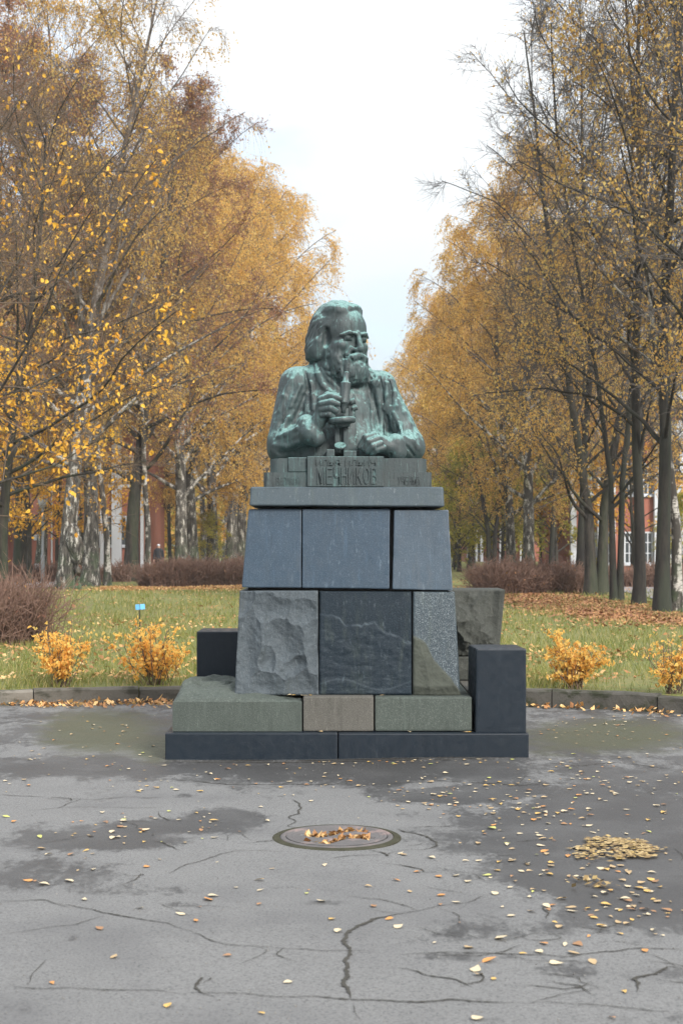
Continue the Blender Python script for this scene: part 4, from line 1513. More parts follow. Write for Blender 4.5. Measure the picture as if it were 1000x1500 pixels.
def leaf_folds(g, pos, size, hang=0.6, width=0.7):
    """leaves seen large: two halves folded along the midrib, six-sided outline"""
    n = len(pos)
    d = g.normal(0, 1, (n, 3)); d[:, 2] -= hang * 1.6
    d = unit(d)
    s = unit(np.cross(d, g.normal(0, 1, (n, 3))))
    u = np.cross(s, d)
    L = (size * (0.55 + 0.8 * g.random(n)))[:, None]
    W = L * width * 0.5 * g.uniform(.75, 1.15, (n, 1))
    f = L * g.uniform(.05, .28, (n, 1))
    tip = pos + d * L - u * L * g.uniform(-.1, .25, (n, 1))
    V = np.stack([pos, pos + d * L * .28 + s * W + u * f, pos + d * L * .66 + s * W * .72 + u * f, tip,
                  pos + d * L * .66 - s * W * .72 + u * f, pos + d * L * .28 - s * W + u * f], 1).reshape(-1, 3)
    i = np.arange(n)[:, None] * 6
    return V, np.concatenate([i + [0, 1, 2, 3], i + [0, 3, 4, 5]])


def join(parts):
    V, F, o = [], [], 0
    for v, f in parts:
        V.append(v); F.append(f + o); o += len(v)
    return np.concatenate(V), np.concatenate(F)


def build_tree(seed, H=21, r0=0.3, crown0=0.2, nl=34, reach=7.0, up=42, limb_pull=-0.05, nb=11, nt=9, twig_len=0.9, droop=-0.5,
               leaves=22000, leaf=0.07, hang=0.6, wander=0.07, lean=(0, 0), forks=1, fork_h=0.12, fork_spread=0.18, fork_ax=0.0, leaf_low=0.0, leaf_bias=1.0,
               shape=0.65, twig_r=0.006, folded=False, patch=0.0, sides=10, base_flare=0.45):
    g = np.random.default_rng(seed)
    wood, fine = [], []
    # stem, or stems from a fork
    k = 26
    stems, radii = [], []
    if forks == 1:
        d0 = np.array([[lean[0], lean[1], 1.0]])
        stems.append(grow(g, np.zeros((1, 3)) - [[0, 0, 0.25]], d0, np.array([H]), k, 0.022, 0.02)[0]); radii.append(r0)
    else:
        for f in range(forks):
            a = fork_ax + 2 * np.pi * f / forks + g.normal(0, .15)
            sp = fork_spread * (0.8 + 0.4 * g.random())
            st = np.array([[0.55 * r0 * math.cos(a), 0.55 * r0 * math.sin(a), -0.25]])
            hfork = fork_h * H
            lowp = np.linspace(0, 1, 8)[:, None]
            base = st + lowp * np.array([[0.10 * math.cos(a), 0.10 * math.sin(a), hfork]])
            upper = grow(g, base[-1:], np.array([[sp * math.cos(a) + lean[0], sp * math.sin(a) + lean[1], 1.0]]), np.array([H * (1 - fork_h) * (0.85 + .2 * g.random())]), k - 7, 0.025, 0.03)[0]
            stems.append(np.concatenate([base, upper[1:]])); radii.append(r0 * 0.72)
    lp, ld, ll, lr = [], [], [], []
    for s_, rs in zip(stems, radii):
        zz = s_[:, 2]
        fl = 1 + base_flare * np.exp(-np.maximum(zz, 0) / 0.45)
        V, F = tubes(s_[None], [rs], [0.02], sides, 0.85, fl[None])
        Vr = V.reshape(len(s_), sides, 3)
        wob = 1 + 0.10 * vnoise(np.stack([Vr[..., 0].ravel() * 3 + seed, Vr[..., 1].ravel() * 3, Vr[..., 2].ravel() * 0.9], 1), 2).reshape(len(s_), sides, 1)
        Vr = s_[:, None] + (Vr - s_[:, None]) * wob
        wood.append((Vr.reshape(-1, 3), F))
        n = max(4, nl // len(stems))
        t = crown0 + (0.98 - crown0) * (np.arange(n) + g.random(n) * 0.8) / n
        pos, T = along(s_[None], np.zeros(n, int), t)
        rel = (t - crown0) / (1 - crown0)
        az = np.arange(n) * 2.4 + g.normal(0, 0.35, n) + seed
        el = np.radians(up + g.normal(0, 9, n) + 22 * rel)
        D = np.stack([np.cos(az) * np.cos(el), np.sin(az) * np.cos(el), np.sin(el)], 1)
        prof = np.clip((1 - rel), 0, 1) ** shape * (0.55 + 0.45 * np.clip(rel / 0.18, 0, 1))
        lp.append(pos); ld.append(D); ll.append((reach * prof + 0.7) * (0.75 + 0.5 * g.random(n)))
        lr.append(np.clip(rs * (1 - t ** .85) * 0.5, 0.018, 0.16))
    lp, ld, ll, lr = map(np.concatenate, (lp, ld, ll, lr))
    limbs = grow(g, lp, ld, ll, 10, wander, limb_pull)
    wood.append(tubes(limbs, lr, np.full(len(lr), 0.013), 6, 0.8))
    # branches
    idx = np.repeat(np.arange(len(limbs)), nb)
    t = 0.15 + 0.85 * g.random(len(idx)) ** 0.8
    pos, T = along(limbs, idx, t)
    D = offshoot(g, T, np.radians(g.uniform(30, 65, len(idx))))
    bl = np.clip(ll[idx] * 0.42 * (1.15 - t) + 0.35, 0.4, 2.8) * g.uniform(.6, 1.2, len(idx))
    br = grow(g, pos, D, bl, 6, 0.12, limb_pull * 1.5 + droop * 0.15)
    fine.append(tubes(br, np.clip(bl * 0.009, 0.006, 0.02), np.full(len(bl), 0.004), 4))
    # twigs
    allp = np.concatenate([br]); nbr = len(br)
    idx = np.repeat(np.arange(nbr), nt)
    t = 0.1 + 0.9 * g.random(len(idx))
    pos, T = along(allp, idx, t)
    D = offshoot(g, T, np.radians(g.uniform(25, 70, len(idx))))
    tl = twig_len * g.uniform(.45, 1.3, len(idx))
    tw = grow(g, pos, D, tl, 3 if droop < -.3 else 2, 0.14, droop)
    fine.append(tubes(tw, np.full(len(tl), twig_r), np.full(len(tl), twig_r * .5), 3))
    # leaves
    cnt = g.integers(0, len(tw), leaves)
    tt_ = g.random(leaves)
    pos, T = along(tw, cnt, tt_)
    pos = pos + g.normal(0, 0.05, pos.shape)
    keep = np.ones(len(pos), bool)
    zr = pos[:, 2] / H
    if leaf_bias != 1.0:      # more leaves left low in the crown than at its top
        keep &= g.random(len(pos)) < np.clip(1.0 - (zr - 0.3) * leaf_bias, 0.08, 1)
    if patch:
        keep &= vnoise(pos * 0.55 + seed, 2) > g.normal(-0.25 + patch, 0.12, len(pos))
    pos = pos[keep]
    return join(wood), join(fine), (leaf_folds if folded else leaf_quads)(g, pos, leaf, hang)


MODELS = {}


def model(key, bark, twig, leafmat, **kw):
    w, f, l = build_tree(**kw)
    MODELS[key] = (np_mesh('trunk', *w), np_mesh('branchwork', *f), np_mesh('foliage', *l, smooth=False), bark, twig, leafmat)


def tree(name, key, X, Y, label, group, scale=1.0, rz=0.0, widen=1.0, z=None):
    w, f, l, bark, twig, lm = MODELS[key]
    z = float(lawn_z(np.array([X]), np.array([Y]))[0]) if z is None else z
    r = empty(name, (X, Y, z), rz)
    r.scale = (scale * widen, scale * widen, scale)
    tag(r, label, 'tree', group)
    link('trunk', w, M[bark], r)
    tag(link('branchwork', f, M[twig], r), kind='stuff')
    tag(link('foliage', l, M[lm], r), kind='stuff')
    return r


# the kinds of tree in this park
birch = dict(H=22, r0=0.33, crown0=0.17, nl=38, reach=8.0, up=38, limb_pull=-0.06, nb=12, nt=10, twig_len=1.3, droop=-1.2, patch=.06, twig_r=.0048, leaves=66000, leaf=0.1, shape=0.6, hang=1.0)
model('birch_gold_a', 'birch', 'twig', 'leaf_gold', seed=11, **birch)
model('birch_gold_b', 'birch', 'twig', 'leaf_gold', seed=12, **{**birch, 'reach': 7.4, 'up': 44, 'leaves': 62000})
model('birch_old', 'birch_old', 'twig', 'leaf_gold', seed=13, **{**birch, 'r0': 0.35, 'leaves': 30000, 'H': 25, 'patch': .15, 'nl': 46, 'reach': 8.6})
model('birch_slim', 'birch_white', 'twig', 'leaf_gold', seed=14, **{**birch, 'H': 19, 'r0': 0.16, 'nl': 24, 'reach': 3.6, 'leaves': 12000, 'nb': 10, 'nt': 8, 'crown0': .35})
linden = dict(H=20, r0=0.19, crown0=0.2, nl=36, reach=5.0, up=40, limb_pull=0.01, nb=14, nt=14, twig_len=0.62, droop=0.02, leaves=24000, leaf=0.085, hang=.7, wander=.1, leaf_bias=2.25, shape=.5, patch=.1)
model('linden_a', 'linden', 'twig_grey', 'leaf_gold', seed=21, **linden)
model('linden_b', 'linden', 'twig_grey', 'leaf_gold', seed=22, **{**linden, 'r0': .165, 'reach': 4.6, 'leaves': 20000})
model('linden_fork', 'dark_bark', 'twig_grey', 'leaf_gold', seed=23, **{**linden, 'forks': 2, 'r0': .29, 'reach': 4.6, 'fork_h': .15, 'fork_spread': .2, 'fork_ax': 0.1})
model('linden_thin', 'linden', 'twig_grey', 'leaf_gold', seed=24, **{**linden, 'forks': 2, 'r0': .15, 'fork_h': .22, 'fork_spread': .12, 'H': 17, 'nl': 26, 'reach': 4, 'nb': 10, 'leaves': 7000, 'fork_ax': 0.2})
model('brown_tree', 'dark_bark', 'twig', 'leaf_brown', seed=31, **{**linden, 'H': 23, 'r0': .36, 'reach': 7.0, 'leaves': 44000, 'leaf': .1, 'nl': 44, 'leaf_bias': 1.0, 'patch': 0, 'up': 32})
model('maple', 'dark_bark', 'twig', 'leaf_maple', seed=33, **{**linden, 'H': 12.5, 'r0': .17, 'reach': 5.2, 'leaves': 6200, 'folded': True, 'leaf_bias': 1.9, 'leaf': .125, 'leaf_bias': 1.3, 'patch': 0.05, 'up': 26, 'nt': 7, 'crown0': .2, 'twig_len': .9})
model('yellow_small', 'dark_bark', 'twig', 'leaf_maple', seed=35, H=7, r0=.11, crown0=.22, nl=22, reach=3.0, up=30, nb=8, nt=7, twig_len=.5, droop=-.05, leaves=7000, leaf=.12)
model('green_small', 'dark_bark', 'twig', 'leaf_green', seed=36, H=8, r0=.12, crown0=.12, nl=26, reach=3.4, up=34, nb=8, nt=8, twig_len=.5, droop=-.05, leaves=15000, leaf=.11)

ROW_L, ROW_R = 'trees of the left row', 'trees of the right row'
FAR = 'trees far down the alley'
px2x = lambda u, Y: (u - 500) / FPX * Y
# left row
t1 = tree('birch_tree', 'birch_old', px2x(96, 55), 55, 'old birch with black and white bark and a knobbly burl on its trunk', ROW_L, 1.0, 0.3)
tree('birch_tree', 'birch_old', px2x(132, 60), 60, 'stout old birch with mossy green foot, beside the burled birch', ROW_L, 1.02, 2.2)
tree('birch_tree', 'birch_slim', px2x(157, 61), 61, 'slender dark birch between the two stoutest mossy birches', ROW_L, .95, 1.0)
tree('linden_tree', 'brown_tree', px2x(192, 67), 67, 'thick tree with dry red brown leaves and flared foot, beside a slim white birch', ROW_L, 1.0, 4.0)
tree('birch_tree', 'birch_slim', px2x(215, 67), 67, 'slim white barked birch at the left end of the far brown hedge', ROW_L, 1.0, 2.0)
tree('maple_tree', 'maple', px2x(2, 37), 37, 'maple with sparse big yellow leaves at the left edge, behind the near hedge', ROW_L, 1.0, 0.4)
tree('maple_tree', 'maple', px2x(-110, 30), 30, 'maple stretching sparse yellow leaved boughs in from beyond the left edge', ROW_L, .9, 2.4)
tree('small_tree', 'yellow_small', px2x(44, 62), 62, 'little yellow leaved tree in front of the red brick house', 'small trees and bushes under the rows', 1.15, 0)
tree('linden_tree', 'brown_tree', px2x(-30, 58), 58, 'red brown tree reaching in from the left edge over the maple boughs', ROW_L, 1.0, 5.0)
tree('linden_tree', 'brown_tree', px2x(30, 70), 70, 'red brown tree standing near the entrance of the red house', ROW_L, 1.05, 3.1)
for i, (u, Y, key, s, lab) in enumerate([
        (266, 84, 'birch_gold_b', 1.0, 'dark trunked golden birch, first one behind the far left hedge'),
        (283, 92, 'birch_gold_a', 1.0, 'golden birch with leaning dark trunk, second behind the far left hedge'),
        (312, 98, 'birch_gold_b', 1.05, 'golden birch with pale mottled trunk, third behind the far left hedge'),
        (338, 104, 'birch_gold_a', 1.08, 'golden birch with black and white trunk, just left of the pedestal'),
        (352, 112, 'birch_gold_b', 1.1, 'golden birch whose trunk is half hidden by the pedestal'),
        (382, 126, 'birch_gold_a', 1.12, 'golden birch with its trunk hidden behind the pedestal')]):
    tree('birch_tree', key, px2x(u, Y), Y, lab, ROW_L, s * 1.2, i * 1.3 + .5, 1.02)
# right row
tree('linden_tree', 'linden_a', px2x(969, 35), 35, 'nearest linden of the right row with green mossy bark and flared foot', ROW_R, 1.0, 0.2)
tree('birch_tree', 'birch_slim', px2x(989, 35.6), 35.6, 'slim pale birch growing right against the nearest linden', ROW_R, .9, 0.9)
tree('linden_tree', 'linden_b', px2x(934, 39), 39, 'linden with leaning half dark trunk, second of the right row', ROW_R, 1.0, 1.9)
tree('linden_tree', 'linden_thin', px2x(903, 41.7), 41.7, 'thin linden that splits into two stems, third of the right row', ROW_R, 1.0, 0.0)
tree('linden_tree', 'linden_fork', px2x(873, 46.5), 46.5, 'dark linden forking low into a wide V of two stems', ROW_R, 1.0, 0.0)
tree('linden_tree', 'linden_b', px2x(848, 51), 51, 'straight linden with dull green trunk at the end of the right hedge', ROW_R, 1.05, 3.6)
tree('linden_tree', 'linden_a', px2x(1090, 31), 31, 'linden reaching bare grey boughs in from beyond the right edge', ROW_R, 1.0, 2.6)
for i, (u, Y, key, s, lab) in enumerate([
        (774, 70, 'birch_gold_b', .95, 'birch with white streaked trunk rising behind the right hedge'),
        (749, 73, 'birch_gold_a', .85, 'birch with dark scarred trunk next to the white streaked one'),
        (720, 80, 'linden_fork', .85, 'dark V shaped twin trunked tree behind the left end of the right hedge'),
        (690, 103, 'birch_gold_b', .9, 'lone dark trunk on the grass left of the right hedge'),
        (808, 76, 'linden_b', .95, 'dark trunk between the white streaked birch and the house pilaster'),
        (668, 112, 'birch_gold_a', .95, 'golden birch on the right side of the sky gap, nearer one'),
        (645, 126, 'birch_gold_b', 1.0, 'golden birch on the right side of the sky gap, farther one'),
        (655, 140, 'birch_gold_a', 1.05, 'farthest golden birch to the right of the bust')]):
    tree('birch_tree' if 'birch' in key else 'linden_tree', key, px2x(u, Y), Y, lab, ROW_R, s, i * 1.1 + .2)
# behind the rows
gF = np.random.default_rng(5)
for (u, Y, key, lab) in [
        (60, 84, 'birch_gold_b', 'golden birch rising directly over the entrance wing of the left house'),
        (150, 96, 'birch_gold_a', 'golden birch against the wall of the left house, between its white pilasters'),
        (236, 104, 'linden_b', 'thin grey trunk just right of the distant walker'),
        (250, 110, 'linden_b', 'second thin grey trunk to the right of the distant walker'),
        (228, 120, 'birch_gold_a', 'golden birch directly behind the distant walker'),
        (300, 128, 'birch_gold_b', 'golden birch seen between the trunks beyond the far left hedge'),
        (180, 135, 'birch_gold_b', 'golden birch whose crown tops the roof of the left house'),
        (330, 150, 'birch_gold_a', 'far golden birch beyond the low yellow green bush on the left'),
        (400, 150, 'birch_gold_b', 'far golden birch behind the left shoulder of the bust'),
        (60, 130, 'birch_gold_a', 'golden birch peeping over the left end of the red house'),
        (430, 170, 'birch_gold_a', 'farthest golden birch to the left of the bust'),
        (0, 100, 'birch_gold_b', 'golden birch behind the left house at the very left edge'),
        (930, 64, 'linden_a', 'sparse linden right in front of the right house windows'),
        (1010, 58, 'linden_b', 'sparse linden behind the nearest linden at the right edge'),
        (880, 82, 'linden_a', 'sparse linden close against the left half of the right house'),
        (820, 98, 'birch_gold_b', 'golden birch at the left corner of the right house'),
        (770, 110, 'birch_gold_b', 'golden birch far behind the white streaked birch'),
        (955, 97, 'birch_gold_a', 'golden birch showing above the roof of the right house'),
        (720, 125, 'birch_gold_a', 'golden birch before the distant house with white columns'),
        (700, 150, 'birch_gold_b', 'golden birch behind the lone dark trunk on the grass'),
        (830, 135, 'birch_gold_b', 'golden birch beyond the left corner of the right house')]:
    sd = 'left' if u < 500 else 'right'
    tree('birch_tree' if 'birch' in key else 'linden_tree', key, px2x(u, Y), Y, lab, f'trees behind the {sd} row', .9 + .2 * gF.random(), gF.random() * 6)
for (u, Y, key, s, lab) in [(665, 98, 'green_small', .5, 'low yellow green bush beside the lone dark trunk'),
                            (735, 88, 'green_small', 1.2, 'yellow green tree right beside the dark scarred birch trunk'),
                            (790, 90, 'yellow_small', 1.0, 'small orange yellow tree behind the right hedge'),
                            (815, 84, 'green_small', 1.1, 'small green tree behind the right hedge'),
                            (745, 118, 'green_small', 1.7, 'green tree between the dark trunks behind the right hedge'),
                            (672, 92, 'green_small', 1.0, 'yellow green tree close to the right edge of the pedestal'),
                            (690, 130, 'green_small', 2.0, 'green tree glimpsed left of the twin trunked tree'),
                            (925, 66, 'yellow_small', 1.1, 'small yellow tree in front of the right house'),
                            (1000, 62, 'green_small', .45, 'greenish bush at the right edge by the house'),
                            (305, 96, 'green_small', .45, 'low yellow green bush behind the far left hedge'),
                            (250, 118, 'yellow_small', 1.0, 'orange yellow understorey tree behind the far left hedge'),
                            (345, 132, 'yellow_small', 1.1, 'yellow understorey tree close to the left of the pedestal'),
                            (85, 74, 'yellow_small', 1.1, 'yellow understorey tree beside the left house wall'),
                            (120, 80, 'yellow_small', 1.2, 'yellow understorey tree between the stout birches')]:
    tree('small_tree', key, px2x(u, Y), Y, lab, 'small trees and bushes under the rows', s, u * .1)

# the burl on the nearest old birch
fb_ = Field((-.2, -.9, -.2), (1.15, .7, 2.9), .035)
for (cx, cz, r) in ((.40, 1.85, .30), (.52, 1.5, .26), (.56, 1.15, .17), (.38, 2.3, .2), (.55, .75, .11), (.57, .4, .09), (.6, .1, .12)):
    fb_.ell((cx, -.15, cz), (r, r, r * 1.25), .22)
fb_.displace(lambda p: .07 * vnoise(p * 4.5, 3), (-.2, -.9, -.2), (1.15, .7, 2.9))
link('burl', fb_.surface('burl'), M['birch_old'], t1).rotation_euler = (0, 0, -.55)


# ================================================================== HEDGES AND SHRUBS
def hedge(name, a, b, depth, h, n, label, leaves=0, taper=0.3, tw=.008):
    g = np.random.default_rng(int(abs(a[0] * 100 + b[1])))
    a, b = np.array(a, float), np.array(b, float)
    ax = b - a; Ls = np.linalg.norm(ax); ax /= Ls
    pn = np.array([-ax[1], ax[0]])
    s = g.random(n) * Ls; w = (g.random(n) - .5) * depth * .7
    base = a + ax * s[:, None] + pn * w[:, None]
    st = np.column_stack([base, lawn_z(base[:, 0], base[:, 1])])
    top = h * (0.62 + 0.38 * g.random(n)) * (1 + 0.26 * vnoise(np.column_stack([base * 0.9, np.zeros(n)]), 2))
    D = np.column_stack([g.normal(0, taper, (n, 2)), np.ones(n)])
    p1 = grow(g, st, D, top, 4, .24, 0.0)
    parts = [tubes(p1, np.full(n, tw), np.full(n, tw * .4), 3)]
    n2 = int(n * 2.6)
    ix = g.integers(0, n, n2)
    pos, T = along(p1, ix, .25 + .75 * g.random(n2))
    p2 = grow(g, pos, offshoot(g, T, np.radians(g.uniform(20, 75, n2))), g.uniform(.12, .38, n2) * h, 1, .3, .05)
    parts.append(tubes(p2, np.full(n2, tw * .6), np.full(n2, tw * .3), 3))
    r = empty(name, (0, 0, 0)); tag(r, label, 'hedge', 'bare clipped hedges')
    tag(link('branchwork', np_mesh('branchwork', *join(parts)), M['hedge'], r), kind='stuff')
    if leaves:
        pos, T = along(p2, g.integers(0, n2, leaves), g.random(leaves))
        tag(link('foliage', np_mesh('foliage', *leaf_quads(g, pos, .07), smooth=False), M['leaf_brown'], r), kind='stuff')
    return r


hedge('hedge', (-8.5, 24.5), (-4.75, 21.6), 2.2, 1.12, 4000, 'near bare brown hedge at the left edge of the lawn', 700)
hedge('hedge', (px2x(212, 58), 58), (px2x(368, 60), 60), 2.0, 1.12, 2500, 'far bare brown hedge on the left, running up to the pedestal', 500, tw=.017)
hedge('hedge', (px2x(700, 48), 48), (px2x(842, 49), 49), 2.0, 1.15, 2600, 'bare brown hedge on the right ending at the lindens', 600, tw=.015)
hedge('hedge', (px2x(842, 58), 58), (px2x(1040, 58), 58), 1.6, 1.0, 1500, 'low brown hedge beyond the footpath, behind the right row', 500, tw=.017)
hedge('hedge', (px2x(-20, 64), 64), (px2x(190, 66), 66), 1.4, 1.0, 1300, 'low brown hedge in front of the left house, behind the birch trunks', 400, tw=.018)


def orange_bush(u, v, w, h, n, leaves, label, seed, leafmat='leaf_bush'):
    g = np.random.default_rng(seed)
    p = G(u, v, LAWN)
    q = p[:2] - KC
    q *= max(1, (KR + .42) / np.linalg.norm(q))
    p[:2] = KC + q
    h *= 1.15
    r = empty('orange_shrub', p); tag(r, label, 'shrub', 'orange leaved shrubs behind the kerb')
    st = np.column_stack([g.normal(0, .05, (n, 2)), np.full(n, -.03)])
    az = g.random(n) * 6.283
    sp = g.random(n) ** .6 * w / h * .70
    D = np.column_stack([np.cos(az) * sp, np.sin(az) * sp, np.ones(n)])
    ln = h * np.sqrt(1 + sp ** 2) * g.uniform(.55, 1.0, n) * np.where(sp > .5, .85, 1)
    p1 = grow(g, st, D, ln, 6, .09, .03)
    for i in range(n):
        V, F = tubes(p1[i:i + 1], [.006], [.0025], 4)
        link('stem', np_mesh('stem', V, F), M['twig'], r)
    n2 = n * 5
    ix = g.integers(0, n, n2)
    pos, T = along(p1, ix, .25 + .75 * g.random(n2))
    p2 = grow(g, pos, offshoot(g, T, np.radians(g.uniform(25, 60, n2))), g.uniform(.06, .2, n2), 3, .12, .05)
    tag(link('branchwork', np_mesh('branchwork', *tubes(p2, np.full(n2, .0028), np.full(n2, .0015), 3)), M['twig'], r), kind='stuff')
    pos, T = along(p2, g.integers(0, n2, leaves), .2 + .8 * g.random(leaves))
    V, F = leaf_folds(g, pos + g.normal(0, .018, pos.shape), .045, .5, .62)
    tag(link('foliage', np_mesh('foliage', V, F, smooth=False), M[leafmat], r), kind='stuff')


orange_bush(92, 1009, .66, .62, 32, 1250, 'orange shrub in front of the brown hedge, leftmost of the four', 61)
orange_bush(229, 1005, .78, .60, 36, 1400, 'orange shrub in front of the small blue sign', 62)
orange_bush(834, 1012, .58, .54, 30, 1400, 'dense round orange shrub next to the dark pillar', 63)
orange_bush(963, 1023, .70, .56, 26, 520, 'thin orange shrub with bare dark stems, rightmost of the four', 64)


# ================================================================== GRASS AND LITTER
def grass_blades():
    g = np.random.default_rng(9)
    n = 100000
    # distances spread so that blades thin out with depth
    Y = 13.4 + (g.random(n) ** 2.2) * 38
    X = (g.random(n) - .5) * Y * .60
    d = np.hypot(X - KC[0], Y - KC[1])
    ok = d > KR + .17
    X, Y = X[ok], Y[ok]
    cl = vnoise(np.column_stack([X * 1.6, Y * 1.1, X * 0]), 3)
    ok = g.random(len(X)) < np.clip(.6 + cl * 1.0, .12, 1)
    X, Y, cl = X[ok], Y[ok], cl[ok]
    n = len(X)
    z = lawn_z(X, Y)
    h = (.05 + .07 * g.random(n)) * (1 + .5 * cl) * (1 + (Y - 14) * .01)
    w = .0035 * (1 + (Y - 14) * .06)
    a = g.random(n) * 6.283
    dx, dy = np.cos(a), np.sin(a)
    b = g.random(n) * 6.283
    le = h * g.uniform(.1, .9, n)
    p0 = np.column_stack([X, Y, z - .005])
    sd = np.column_stack([dx, dy, dx * 0]) * w[:, None]
    bend = np.column_stack([np.cos(b) * le, np.sin(b) * le, h])
    mid = p0 + bend * np.array([.35, .35, .6])
    V = np.stack([p0 - sd, p0 + sd, mid + sd * .7, mid - sd * .7, p0 + bend + sd * .15, p0 + bend - sd * .15], 1).reshape(-1, 3)
    i = np.arange(n) * 6
    F = np.concatenate([np.stack([i, i + 1, i + 2, i + 3], 1), np.stack([i + 3, i + 2, i + 4, i + 5], 1)])
    return np_mesh('grass', V, F, smooth=False)


M['grass'] = leaf_material('grass_blade', [(0.0, (0.10, 0.13, 0.028)), (0.5, (0.19, 0.21, 0.05)), (0.8, (0.30, 0.275, 0.10)), (1.0, (0.42, 0.34, 0.17))], .35, .6)
tag(link('grass', grass_blades(), M['grass']), 'short green and straw coloured grass of the lawn', 'grass', kind='stuff')


def flat_leaves(name, X, Y, Z, size, mat, label, g, lift=.25):
    """a carpet of fallen leaves: each a bent four-cornered leaf"""
    n = len(X)
    a = g.random(n) * 6.283
    d = np.column_stack([np.cos(a), np.sin(a), g.normal(0, lift, n)])
    s = np.column_stack([-np.sin(a), np.cos(a), g.normal(0, lift, n)])
    L = (size * (.6 + .7 * g.random(n)))[:, None]
    c = np.column_stack([X, Y, Z + .012 + .02 * g.random(n) * lift])
    V = np.stack([c - d * L * .5, c + s * L * .32, c + d * L * .5, c - s * L * .32], 1).reshape(-1, 3)
    V[:, 2] = np.maximum(V[:, 2], np.repeat(Z, 4) + .006)
    return tag(link(name, np_mesh(name, V, np.arange(4 * n).reshape(n, 4), smooth=False), M[mat]), label, 'leaves', kind='stuff')


g = np.random.default_rng(77)
# the wood that closes the view, too far off to part into trees
n = 34000
X = g.uniform(-85, 85, n)
Y = g.uniform(200, 236, n)
top = 9 + 5 * vnoise(np.column_stack([X * .09, Y * .05, X * 0]), 3)
V, F = leaf_quads(g, np.column_stack([X, Y, top * g.random(n) ** .8]), .95, .3, .8)
tag(link('far_wood', np_mesh('far_wood', V, F, smooth=False), M['leaf_green']), 'distant autumn wood closing the end of the alley', 'wood', kind='stuff')
n = 16000
X = g.uniform(-85, 85, n)
V, F = leaf_quads(g, np.column_stack([X, g.uniform(196, 230, n), g.random(n) * 11]), .8, .3, .8)
tag(link('far_wood', np_mesh('far_wood', V, F, smooth=False), M['leaf_gold']), 'distant golden treetops mingled into the far wood', 'wood', kind='stuff')
# over the grass
n = 20000
Y = 15.5 + g.random(n) ** 1.4 * 55
X = (g.random(n) - .5) * Y * .55
ok = (np.hypot(X - KC[0], Y - KC[1]) > KR + .3) & (g.random(n) < .45 + .8 * vnoise(np.column_stack([X * .5, Y * .35, X * 0]), 2))
flat_leaves('leaf_litter', X[ok], Y[ok], lawn_z(X[ok], Y[ok]) + .03, .075, 'leaf_litter', 'fallen brown and yellow leaves strewn over the lawn', g, .5)
M['leaf_russet'] = leaf_material('leaf_russet', [(0.0, (0.2, 0.09, 0.05)), (0.5, (0.38, 0.19, 0.095)), (0.85, (0.44, 0.23, 0.10)), (1.0, (0.5, 0.32, 0.14))], 0.15)
# the russet band on the right and the drift beneath the left birches
ctr = [G(u, v) for u, v in ((735, 868), (790, 878), (850, 889), (905, 899), (960, 905))]
n = 17000
q = g.random(n) * (len(ctr) - 1)
i = q.astype(int); f = (q - i)[:, None]
cc = np.array(ctr)
pp = cc[i] * (1 - f) + cc[np.minimum(i + 1, len(ctr) - 1)] * f
X, Y = pp[:, 0] + g.normal(0, .9, n), pp[:, 1] + g.normal(0, 2.6, n)
flat_leaves('leaf_drift', X, Y, lawn_z(X, Y) + .03, .11, 'leaf_russet', 'russet band of fallen leaves across the right lawn below the hedge', g, .4)
n = 6500
X, Y = px2x(g.uniform(150, 360, n), 56.5), g.normal(55.0, 1.6, n)
flat_leaves('leaf_drift', X, Y, lawn_z(X, Y) + .02, .11, 'leaf_litter', 'tan drift of fallen leaves in front of the far left hedge', g, .4)

# ================================================================== HOUSES
M['brick_red'] = plain('painted_brick_red', (0.30, 0.115, 0.082), 0.9, 0.18, .9)
M['brick_dark'] = plain('brick_dark_red', (0.2, 0.06, 0.045), 0.9, 0.2, 1.2)
M['white_paint'] = plain('white_paint', (0.48, 0.51, 0.56), 0.7, 0.08, 2)
M['grey_metal'] = plain('grey_metal', (0.3, 0.32, 0.34), 0.5, 0.1, 3, .3)
M['roof'] = plain('roof_sheet', (0.16, 0.14, 0.13), 0.6, .15, 1)
mg = NT('window_glass'); mg.color((0.03, 0.04, 0.05)); mg.rough(0.08); mg.spec(0.8); M['glass'] = mg.mat


def part_box(name, lo, hi, mat, root, parent=None, bevel=0.0):
    parent = parent or root
    o = link(name, box_mesh(name, lo, hi, bevel), mat)
    w, base = parent, Vector((0, 0, 0))
    while w is not None:
        base += w.location; w = w.parent
    o.parent = parent
    o.location = -base
    return o


def window(root, X, Z, w, h, Y, cols=2, rows=3):
    """a window set in the wall plane Y (facing -Y): frame bars proud of the wall, panes between them"""
    bm = bmesh.new()
    t = 0.09
    for q in (0, 1):
        add_box(bm, (X + q * (w - t), Y - .06, Z), (X + q * (w - t) + t, Y - .001, Z + h))
        add_box(bm, (X + t, Y - .058, Z + q * (h - t)), (X + w - t, Y - .001, Z + q * (h - t) + t))
    for c_ in range(1, cols): add_box(bm, (X + w * c_ / cols - .03, Y - .05, Z + t), (X + w * c_ / cols + .03, Y - .001, Z + h - t))
    for r_ in range(1, rows): add_box(bm, (X + t, Y - .048, Z + h * r_ / rows - .025), (X + w - t, Y - .001, Z + h * r_ / rows + .025))
    f = link('window', bm_mesh('window', bm), M['white_paint'])
    f.parent = root; f.location = -Vector(root.location)
    for c_ in range(cols):
        for r_ in range(rows):
            part_box('pane', (X + w * c_ / cols + .02, Y - .025, Z + h * r_ / rows + .02), (X + w * (c_ + 1) / cols - .02, Y - .012, Z + h * (r_ + 1) / rows - .02), M['glass'], root, f)
    part_box('sill', (X - .08, Y - .16, Z - .1), (X + w + .08, Y - .002, Z - .004), M['white_paint'], root, f)
    return f


